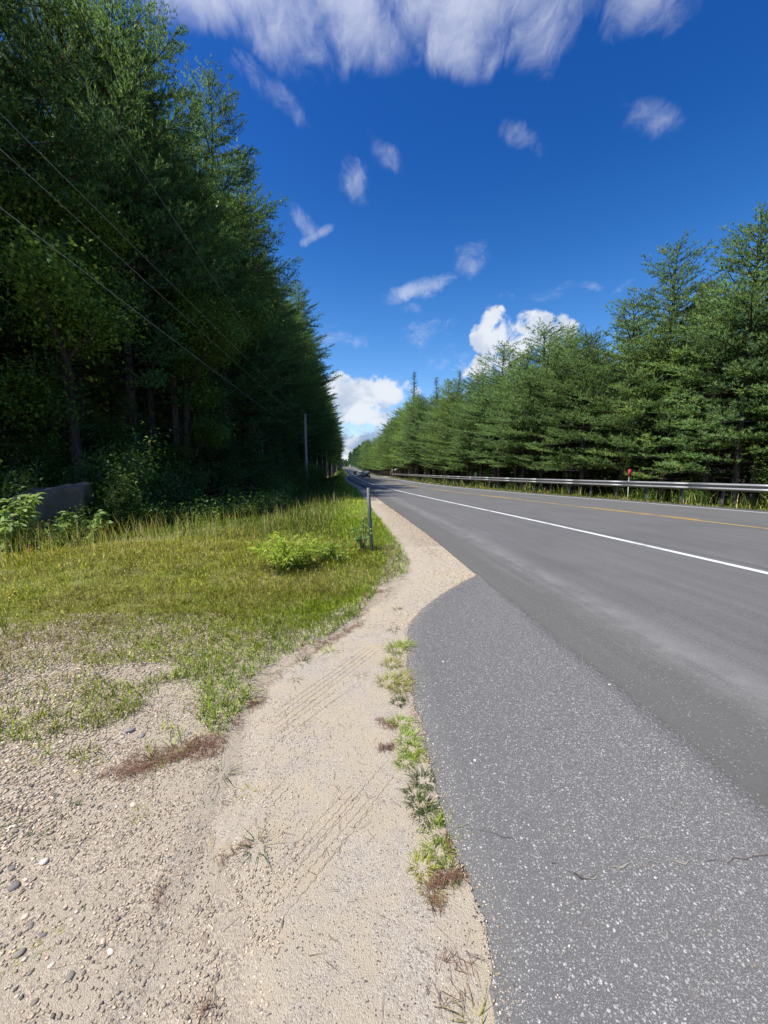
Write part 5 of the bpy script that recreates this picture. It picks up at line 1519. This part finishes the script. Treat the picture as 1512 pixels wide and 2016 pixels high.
    for _ in range(4):
        mids = {}; NF = []
        for a, b, c in F:
            def mid(i, j):
                key = (min(i, j), max(i, j))
                if key not in mids:
                    q = V[i] + V[j]; V.append(q / np.linalg.norm(q)); mids[key] = len(V) - 1
                return mids[key]
            ab, bc, ca = mid(a, b), mid(b, c), mid(c, a); NF += [[a, ab, ca], [b, bc, ab], [c, ca, bc], [ab, bc, ca]]
        F = NF
    V = np.array(V); V = np.minimum(V, np.array([0.72, 0.8, 0.62])); V = np.maximum(V, np.array([-0.8, -0.62, -0.9])); V = V * np.array([1.15, 0.9, 1.0]); V = V * (1 + 0.30 * (fbm(V[:, 0] * 1.6 + 5 + V[:, 2], V[:, 1] * 1.6 + V[:, 2], 9) - 0.5)[:, None] * 2)
    V = V * (1 + 0.05 * (fbm(V[:, 0] * 7 + V[:, 2] * 5, V[:, 1] * 7 - V[:, 2] * 4, 19) - 0.5)[:, None] * 2 + 0.10 * (vnoise(V[:, 0] * 2.5 + V[:, 2] * 2, V[:, 1] * 2.5 + 3 - V[:, 2], 29) > 0.5)[:, None] * 0.3)
    V[:, 2] += 0.30 * V[:, 0]; V *= 0.92
    p = at_depth(105, 1000, 11.0)
    o = link('boulder', mesh_np('boulder', V, [np.array(F)], M_ROCK, None, False), None, (p[0], 11.0, p[2] - 0.05), (0.05, 0.1, 0.5))
    tag(o, 'large grey granite boulder in the shade behind the leafy bush', 'boulder')
    # shrubs and ferny growth along the foot of the woods
    labels = {0: 'low leafy shrub at the shaded foot of the left-hand woods', 1: 'taller leafy shrub at the shaded foot of the left-hand woods'}
    spots = [(150, 1060, 10.3, 0, .75), (95, 1065, 10.0, 2, .9), (225, 1040, 11.5, 1, 1.0), (290, 1040, 12.5, 0, 1.0), (240, 1000, 13, 3, .9), (330, 1035, 13.5, 2, 1.1), (370, 1032, 13, 2, 1.2), (420, 1030, 14, 2, 1.2), (465, 1020, 15, 2, 1.2), (510, 1010, 17, 2, 1.2), (545, 1002, 19, 2, 1.2), (400, 1000, 17, 0, 1.0), (450, 995, 19, 0, 1.0), (500, 985, 21, 0, 1.0), (350, 1010, 16, 1, 1.0), (560, 985, 24, 0, 1.0),
             (580, 976, 29, 0, 1.1), (560, 972, 32, 1, 1.0), (530, 980, 27, 1, .9), (20, 1030, 12.5, 3, .8), (70, 990, 15, 3, 1.0), (150, 1000, 14.5, 3, .9), (5, 1060, 10.5, 1, .9), (-60, 1070, 10, 1, 1.0), (300, 985, 18, 3, .9), (380, 975, 20, 3, .9), (455, 970, 24, 3, .9), (520, 965, 28, 3, .9), (590, 962, 36, 1, 1.1), (605, 956, 42, 1, 1.2), (618, 950, 50, 1, 1.3), (625, 945, 60, 1, 1.4), (634, 942, 70, 1, 1.4), (590, 958, 44, 3, .8), (180, 960, 17, 3, 1.1), (110, 950, 18, 3, 1.2), (40, 960, 17, 3, 1.2)]
    for (u, v_, d, k, s) in spots:
        p = at_depth(u, v_, d)
        tree('shrub', SHRUB[k], p[0], d, s * r.uniform(0.85, 1.15), r.uniform(0, 6.28), labels[0 if k in (0, 2) else 1], 'shrub', 'low shrubs under the left-hand woods' if k in (0, 2) else 'taller shrubs under the left-hand woods', parts=('stems', 'foliage'))
    # goldenrod
    def goldenrod(u, v_, d, label):
        p = at_depth(u, v_, d); root = bpy.data.objects.new('goldenrod', None); COL.objects.link(root); root.location = (p[0], d, float(ground_z(p[0], d)) - .01)
        mb = MB(); P = []
        for q in range(3):
            e = np.array([r.normal(0, .06), r.normal(0, .06), r.uniform(.32, .48)]); mb.tube(np.array([[0, 0, 0], e * .6, e]), [.004, .003, .002], 4)
            P.append(e + r.normal(0, 1, (16, 3)) * np.array([.025, .025, .035]))
        mb.build('stems', M_STEM, root, tint=(0.10, 0.14, 0.03)); P = np.concatenate(P)
        me = leaves_mesh('flower_head', P, r.normal(0, 1, (len(P), 3)), .02, .016, r, np.tile((0.50, 0.33, 0.03), (len(P), 1)) * r.uniform(.8, 1.1, (len(P), 1)))
        link('flower_head', me, root)['kind'] = 'stuff'; tag(root, label, 'flower', 'yellow goldenrod in the grass')
    goldenrod(68, 1165, 6.2, 'goldenrod with orange-yellow flower heads in the grass near the leafy bush')
    goldenrod(12, 1275, 3.7, 'lower yellow goldenrod at the left edge of the grass')
    # bent dead stems at the grass edge
    for (a, b, d, label) in (((110, 1092), (165, 1058), 8.6, 'leaning dead stem in the tall grass below the boulder'), ((232, 1078), (256, 1036), 9.4, 'curved pale dead stem standing in the tall grass right of the boulder')):
        p = at_depth(*a, d); q = at_depth(*b, d + .2); mid = (p + q) / 2 + np.array([0.05, 0, 0.04])
        mb = MB(); mb.tube(np.array([p, mid, q]), [.008, .007, .004], 5); o = mb.build('dead_stem', M_DEADWOOD); tag(o, label, 'dead stem', 'dead stems in the tall grass')


near_plants()

# ------------------------------------------------------------------ marker post, red marker, guardrail
def marker_post():
    b = at_depth(733, 1086, 7.75); t = at_depth(725.5, 960, 7.75)
    root = bpy.data.objects.new('marker_post', None); COL.objects.link(root); root.location = (b[0], 7.75, float(ground_z(b[0], 7.75)) - 0.05)
    tag(root, 'weathered green-grey steel channel post leaning at the grass edge', 'post')
    H = t[2] - root.location[2]
    lean = math.atan2(t[0] - b[0], H)
    root.rotation_euler = (0, lean, 0.35)
    # U-channel cross-section swept upwards, two flanges
    w, d, th = 0.023, 0.026, 0.004
    prof = np.array([[-w - .013, d], [-w, d], [-w * .62, 0.004], [w * .62, 0.004], [w, d], [w + .013, d], [w + .013, d - th], [w + th * .4, d - th], [w * .62 + th, -th + .004 - .002], [-w * .62 - th, -th + .002], [-w - th * .4, d - th], [-w - .013, d - th]])
    mb = MB(); rings = [np.c_[prof, np.full(len(prof), z)] for z in (0, H * .5, H)]
    k = len(prof); V = np.concatenate(rings); F = []
    for i in range(2):
        a = np.arange(k) + i * k; bb = np.roll(np.arange(k), -1) + i * k; F.append(np.stack([a, bb, bb + k, a + k], 1))
    cap = np.array([[0, 1, 10, 11], [1, 2, 9, 10], [2, 3, 8, 9], [3, 4, 7, 8], [4, 5, 6, 7]]) + 2 * k
    mb.add(V, [np.concatenate(F), cap]); mb.build('channel', M_GREENSTEEL, root)
    for i in range(12):        # bolt holes seen as dark discs on the web
        mh = MB(); a = np.arange(8) * math.pi / 4; z = H - 0.05 - i * 0.05
        ring0 = np.c_[np.cos(a) * .0055, np.full(8, -.0028), np.sin(a) * .0055 + z]; ring1 = ring0 + np.array([0, .001, 0])
        mh.loft([ring0, ring1]); mh.build('bolt_hole', M_CRACK, root)


marker_post()


def red_marker():
    y = 24.5; p = at_depth(1237.5, 952, y); g = float(ground_z(p[0], y)); x = p[0]
    root = bpy.data.objects.new('delineator', None); COL.objects.link(root); root.location = (x, y, g)
    tag(root, 'red marker panel on a thin white post behind the guardrail', 'marker')
    top = at_depth(1238, 924, y)[2] - g; bot = at_depth(1238, 939, y)[2] - g
    mb = MB(); mb.tube(np.array([[0, 0, -.2], [0, 0, top - .02]]), [.022, .022], 8); mb.build('post', M_WHITE, root)
    mb = MB(); w = 0.10; a = np.array([[-w, bot], [w, bot], [w, top - .05], [w - .05, top], [-w + .05, top], [-w, top - .05]])
    mb.loft([np.c_[a[:, 0], np.full(6, -.06), a[:, 1]], np.c_[a[:, 0], np.full(6, -.04), a[:, 1]]]); mb.build('panel', M_RED, root)


red_marker()


def guardrail():
    root = bpy.data.objects.new('guardrail', None); COL.objects.link(root); root.location = (float(Bx(10)), 10.0, float(ground_z(Bx(10), 10)))
    tag(root, 'long galvanised steel guardrail on posts along the right side of the road', 'guardrail')
    root_loc = np.array(root.location)
    # cumulative length along the rail
    yy = np.arange(2, 118, 0.05); xx = Bx(yy); s = np.concatenate([[0], np.cumsum(np.hypot(np.diff(xx), np.diff(yy)))])
    def P(q):
        y = np.interp(q, s, yy); x = Bx(y); return x, y
    prof = [(0.03, -0.155), (0.015, -0.135), (-0.045, -0.105), (-0.05, -0.075), (0.0, -0.035), (0.02, 0.0), (0.0, 0.035), (-0.05, 0.075), (-0.045, 0.105), (0.015, 0.135), (0.03, 0.155)]
    prof = np.array(prof) * 1.15
    q0 = 0.0
    L = 3.81
    while q0 < s[-1] - 1:
        q1 = min(q0 + L + 0.12, s[-1]); qs = np.linspace(q0, q1, 5); x, y = P(qs)
        T = np.stack([np.gradient(x), np.gradient(y)], 1); T /= np.linalg.norm(T, axis=1)[:, None]; N = np.stack([T[:, 1], -T[:, 0]], 1)
        z = Zr(y) + 0.84
        off = 0.0 if int(q0 / L) % 2 else 0.006
        rings = []
        for i in range(5):
            ring = np.c_[x[i] + N[i, 0] * (prof[:, 0] - off), y[i] + N[i, 1] * (prof[:, 0] - off), z[i] + prof[:, 1]] - root_loc
            back = np.c_[x[i] + N[i, 0] * (prof[::-1, 0] + .004 - off), y[i] + N[i, 1] * (prof[::-1, 0] + .004 - off), z[i] + prof[::-1, 1]] - root_loc
            rings.append(np.concatenate([ring, back]))
        mb = MB(); mb.loft(rings); mb.build('rail', M_STEEL, root)
        q0 += L
    q = 0.6; post_me = block_me = None
    mp = MB(); mp.box((0, 0, 0.1), (0.07, 0.13, 1.8)); post_me = mp.mesh('post', M_POST)
    mbk = MB(); mbk.box((0, 0, 0), (0.12, 0.12, 0.30)); block_me = mbk.mesh('offset_block', M_POST)
    while q < s[-1]:
        x, y = P(q); x2, y2 = P(q + 0.2); a = math.atan2(y2 - y, x2 - x) - math.pi / 2
        n = np.array([math.cos(a), math.sin(a)])
        bo = link('offset_block', block_me, root, np.array([x + n[0] * .105, y + n[1] * .105, Zr(y) + 0.84]) - root_loc, (0, 0, a))
        po = link('post', post_me, root, np.array([x + n[0] * .228, y + n[1] * .228, Zr(y) + 0.0]) - root_loc, (0, 0, a))
        q += 1.905
    # small amber reflectors on the web
    rm = MB(); rm.box((0, 0, 0), (.02, .05, .05)); rme = rm.mesh('reflector', simple('white_reflector', (.8, .8, .78), .3))
    q = 6.0
    while q < s[-1]:
        x, y = P(q); x2, y2 = P(q + 0.2); a = math.atan2(y2 - y, x2 - x) - math.pi / 2; n = np.array([math.cos(a), math.sin(a)])
        link('reflector', rme, root, np.array([x - n[0] * .004, y - n[1] * .004, Zr(y) + 0.84]) - root_loc, (0, 0, a)); q += 15.2


guardrail()

# ------------------------------------------------------------------ utility poles and wires
def poles():
    tops = []
    specs = [((604.4, 962.5), (600.3, 815), 42, 'weathered grey utility pole nearest the camera at the edge of the left woods'),
             ((642, 931), (643, 869), 122, 'second utility pole along the left verge, dark against the trees'),
             ((653, 928), (653.7, 888), 190, 'third utility pole along the left verge beyond the second'),
             ((663, 919), (664, 893), 280, 'fourth and smallest clear utility pole before the crest'),
             ((667.5, 918), (667.5, 898), 350, None), ((671, 917), (671, 902), 430, None)]
    for i, (b, t, d, label) in enumerate(specs):
        B = at_depth(*b, d); T = at_depth(*t, d); B[2] = min(B[2], float(ground_z(B[0], d))) - 0.3
        root = bpy.data.objects.new('utility_pole', None); COL.objects.link(root); root.location = B
        tag(root, label or 'tiny utility pole far off near the crest of the road', 'utility pole', 'utility poles along the left verge')
        H = T[2] - B[2]; dxp = T[0] - B[0]
        mb = MB(); s = np.linspace(0, 1, 5); mb.tube(np.c_[dxp * s, 0 * s, H * s], np.array([.17, .16, .15, .135, .12]) * (1 + 0.0012 * d), 10); mb.build('shaft', M_WOOD, root, True)
        if i < 3:
            for k, hz in enumerate((0.99, 0.93, 0.66)):
                c = MB(); c.tube(np.array([[dxp * hz, -.14, H * hz - .12], [dxp * hz, -.20, H * hz - .06], [dxp * hz, -.2, H * hz + .06]]), [.03, .045, .035], 6); c.build('insulator', simple('insulator_grey', (.3, .29, .28), .4) if k == 0 and i == 0 else bpy.data.materials['insulator_grey'], root)
        tops.append((B, T))
    # previous pole stands behind the camera, to the left
    prev = np.array([-7.0, -18.0])
    C0 = np.array([0, 0, CAM_H])
    wires = [((600.5, 863), (0, 384), 'lowest sagging cable crossing the left woods to the nearest utility pole'), ((600.3, 818), (0, 208), 'upper wire crossing the dark left woods to the top of the nearest pole'),
             ((600.4, 836), (0, 278), 'middle wire running below the upper one to the nearest pole'), ((600.3, 816), (83, 28), 'topmost thin wire rising steeply across the broad-leaved tree')]
    for k, (pa, pb, label) in enumerate(wires):
        A = at_depth(*pa, 42); n = np.cross(ray(*pa), ray(*pb))
        x, y = prev + np.array([0.3 * k, 0]); z = CAM_H - (n[0] * x + n[1] * y) / n[2]
        z = min(max(z, 5), 18)
        Q = np.array([x, y, z])
        s = np.linspace(0, 1, 40); pts = A + (Q - A) * s[:, None]; pts[:, 2] -= 0.25 * 4 * s * (1 - s) * (0.6 if k else 1.0)
        pts = np.r_[pts]
        if k < 3:    # on to the next poles
            for (B1, T1), (B2, T2) in zip(tops[:2], tops[1:3]):
                f = (0.67, 0.985, 0.87)[k]
                a1 = B1 + (T1 - B1) * f if (B1 is not tops[0][0]) else A; b1 = B2 + (T2 - B2) * f
                ss = np.linspace(0, 1, 24)[1:]; seg = a1 + (b1 - a1) * ss[:, None]; seg[:, 2] -= 1.1 * 4 * ss * (1 - ss)
                pts = np.r_[pts[::-1], seg] if B1 is tops[0][0] else np.r_[pts, seg]
        mb = MB(); mb.tube(pts, (0.008 if k == 0 else 0.0055), 5); o = mb.build('utility_wire', M_WIRE)
        tag(o, label, 'wire', 'wires strung along the utility poles')


poles()

# ------------------------------------------------------------------ vehicles
def car(x, y, heading, paint, dims, label, cat, style='suv', glass=(0.05, 0.06, 0.07)):
    """dims: length, width, height. The front looks along -Y before turning."""
    L, Wd, H = dims
    root = bpy.data.objects.new({'suv': 'suv', 'car': 'car', 'van': 'van'}[style], None); COL.objects.link(root)
    root.location = (x, y, float(Zr(y)) + ROAD_T); root.rotation_euler = (0, 0, heading); tag(root, label, cat, 'vehicles on the road')
    mp = simple(paint[0], paint[1], 0.25, 0.2); mg = simple('vehicle_glass', glass, 0.05); mk = simple('tyre_rubber', (.02, .02, .02), .8); mr = simple('wheel_rim', (.4, .4, .41), .35, .8); ml = simple('headlight_lens', (.8, .82, .85), .1); mt = simple('dark_trim', (.025, .025, .027), .5)
    w = Wd / 2; z0 = 0.28 if style != 'car' else 0.2; zb = H * 0.56; wr = 0.36 if style != 'car' else 0.31
    def ring(yv, hw, lo, hi, r=0.09):
        return np.array([[-hw + r, yv, lo], [hw - r, yv, lo], [hw, yv, lo + r], [hw, yv, hi - r], [hw - r, yv, hi], [-hw + r, yv, hi], [-hw, yv, hi - r], [-hw, yv, lo + r]])
    hood = zb * (0.93 if style != 'van' else 1.0)
    mb = MB(); f = -L / 2
    mb.loft([ring(f, w * .84, z0 + .12, hood - .2), ring(f + .12, w * .93, z0, hood - .06), ring(f + .7, w, z0 - .02, hood), ring(f + L * .27, w, z0 - .02, zb), ring(L * .1, w, z0 - .02, zb), ring(L / 2 - .35, w, z0, zb), ring(L / 2 - .05, w * .94, z0 + .05, zb - .05), ring(L / 2, w * .86, z0 + .12, zb - .15)])
    body = mb.build('body', mp, root, False)
    # cabin
    ca = {'suv': (f + L * .25, f + L * .40, L / 2 - .35, L / 2 - .12), 'car': (f + L * .27, f + L * .44, L * .22, L * .38), 'van': (f + L * .12, f + L * .26, L / 2 - .12, L / 2 - .04)}[style]
    tw = w * .78
    mb = MB(); b0 = np.array([[-w * .93, ca[0], zb - .03], [w * .93, ca[0], zb - .03], [w * .93, ca[3], zb - .03], [-w * .93, ca[3], zb - .03]]); t0 = np.array([[-tw, ca[1], H - .05], [tw, ca[1], H - .05], [tw, ca[2], H - .05], [-tw, ca[2], H - .05]]); t1 = t0 * np.array([.9, .96, 1]) + np.array([0, 0, .05])
    mb.loft([b0, t0, t1]); mb.build('cabin', mp, root)
    def pane(name, a, b, c, d, inset=.1, push=.012):
        q = np.array([a, b, c, d], float); ctr = q.mean(0); n = np.cross(q[1] - q[0], q[3] - q[0]); n /= np.linalg.norm(n)
        q = ctr + (q - ctr) * (1 - inset); mm = MB(); mm.loft([q - n * .004, q + n * push]); mm.build(name, mg, root)
    pane('windshield', b0[0], b0[1], t0[1], t0[0]); pane('rear_window', b0[2], b0[3], t0[3], t0[2], .16)
    for sd in (0, 1):
        lo = [b0[1], b0[2]] if sd else [b0[3], b0[0]]; hi = [t0[1], t0[2]] if sd else [t0[3], t0[0]]
        m_ = (lo[0] + lo[1]) / 2; mh = (hi[0] + hi[1]) / 2
        pane('side_window', lo[0], m_, mh, hi[0], .14); pane('side_window', m_, lo[1], hi[1], mh, .14)
    for sx in (-1, 1):
        for yy_ in (f + L * .19, L / 2 - L * .2):
            wmb = MB(); a = np.arange(18) * math.pi / 9
            rg = lambda xo, rr: np.c_[np.full(18, sx * xo), np.cos(a) * rr + yy_, np.sin(a) * rr + wr]
            wmb.loft([rg(w - .2, wr - .02), rg(w - .17, wr), rg(w + .0, wr), rg(w + .03, wr - .03)]); wh = wmb.build('wheel', mk, root)
            rm = MB(); rm.loft([rg(w + .028, wr * .62), rg(w + .04, wr * .58)]); rm.build('rim', mr, wh)
        h = MB(); h.box((sx * w * .72, f + .05, hood - .24), (w * .36, .12, .16)); h.build('headlight', ml, root)
        mi = MB(); mi.box((sx * (w + .12), ca[0] + .35, zb + .1), (.22, .12, .19)); mi.build('mirror', mp if style == 'car' else mt, root)
    g = MB(); g.box((0, f + .0, hood - .26), (w * .95, .06, .26)); g.build('grille', mt, root)
    bu = MB(); bu.box((0, f - .02, z0 + .16), (w * 1.75, .16, .22)); bu.build('bumper', mt if style != 'van' else mp, root)
    return root


def lane_car(u, v, d, *a, **k):
    p = at_depth(u, v, d); hd = -math.atan2(float(Lx(d + 5) - Lx(d - 5)), 10.0)
    return car(p[0], d, hd, *a, **k)


lane_car(720.8, 941, 100, ('dark_grey_car_paint', (.045, .05, .05)), (4.9, 1.95, 1.82), 'dark grey SUV approaching at the front of the oncoming traffic', 'suv', 'suv', (.16, .18, .19))  # SUV glass colour lightened to imitate the windshield's reflection
lane_car(709.3, 938.5, 128, ('white_car_paint', (.75, .75, .73)), (4.8, 1.9, 1.62), 'white car half hidden behind the dark SUV', 'car', 'car')
lane_car(700.3, 934, 196, ('dark_red_car_paint', (.34, .03, .045)), (4.6, 1.85, 1.7), 'dark red car following furthest back in the oncoming traffic', 'car', 'car')
lane_car(689.6, 921, 395, ('white_van_paint', (.8, .8, .78)), (5.4, 2.1, 2.4), 'tiny white van coming over the crest of the road', 'van', 'van')

# ------------------------------------------------------------------ small far things
def board_sign(u, v, d, w, h, tilt, label, ph):
    p = at_depth(u, v, d); g = float(ground_z(p[0], d)); root = bpy.data.objects.new('sign', None); COL.objects.link(root); root.location = (p[0], d, g); tag(root, label, 'sign')
    z = p[2] - g
    mb = MB(); mb.tube(np.array([[0, .03, -.2], [0, .03, z + h * .4]]), [.045, .045], 6); mb.build('post', M_WOOD, root)
    c, s = math.cos(tilt), math.sin(tilt); q = np.array([[-w / 2, -h / 2], [w / 2, -h / 2], [w / 2, h / 2], [-w / 2, h / 2]]) @ np.array([[c, s], [-s, c]])
    mb = MB(); mb.loft([np.c_[q[:, 0], np.full(4, -.05), q[:, 1] + z], np.c_[q[:, 0], np.full(4, -.02), q[:, 1] + z]]); mb.build('panel', M_WHITE, root)
    return root, z


board_sign(772.3, 926.5, 118, 0.38, 0.8, 0.0, 'small upright white sign panel on a post beyond the guardrail end', 0)
sg, z = board_sign(778.5, 925.5, 116, 0.55, 0.7, 0.35, 'tilted white sign with a raised arm beside the guardrail end', 0)
mb = MB(); mb.tube(np.array([[.1, -.06, z + .15], [.45, -.06, z + .42], [.85, -.06, z + .5]]), [.07, .06, .04], 6); mb.build('arm', M_WHITE, sg)
board_sign(661, 914.5, 300, 1.6, 1.3, 0.0, 'white roadside board among the far poles on the left', 0)


def house():
    d = 430; p = at_depth(675.5, 918, d); root = bpy.data.objects.new('house', None); COL.objects.link(root); root.location = (p[0] - 4.2, d + 10, float(ground_z(p[0] - 4.2, d + 10)) - 0.2)
    tag(root, 'small white house left of the road near the crest', 'house')
    mb = MB(); mb.box((0, 0, 1.4), (7, 6, 2.8)); mb.build('wall', M_WHITE, root)
    mb = MB(); mb.loft([np.array([[-3.8, -3.4, 2.8], [3.8, -3.4, 2.8], [3.8, 3.4, 2.8], [-3.8, 3.4, 2.8]]), np.array([[-3.8, -.1, 4.6], [3.8, -.1, 4.6], [3.8, .1, 4.6], [-3.8, .1, 4.6]])]); mb.build('roof', simple('roof_shingle', (.12, .11, .11), .9), root)
    for xx in (-2, 2):
        mb = MB(); mb.box((xx, -3.03, 1.6), (1.1, .08, 1.1)); mb.build('window', simple('dark_window', (.05, .06, .07), .1), root)
    mb = MB(); mb.box((0, -3.03, 1.05), (1.0, .08, 2.1)); mb.build('door', simple('house_door', (.2, .08, .06), .5), root)


house()
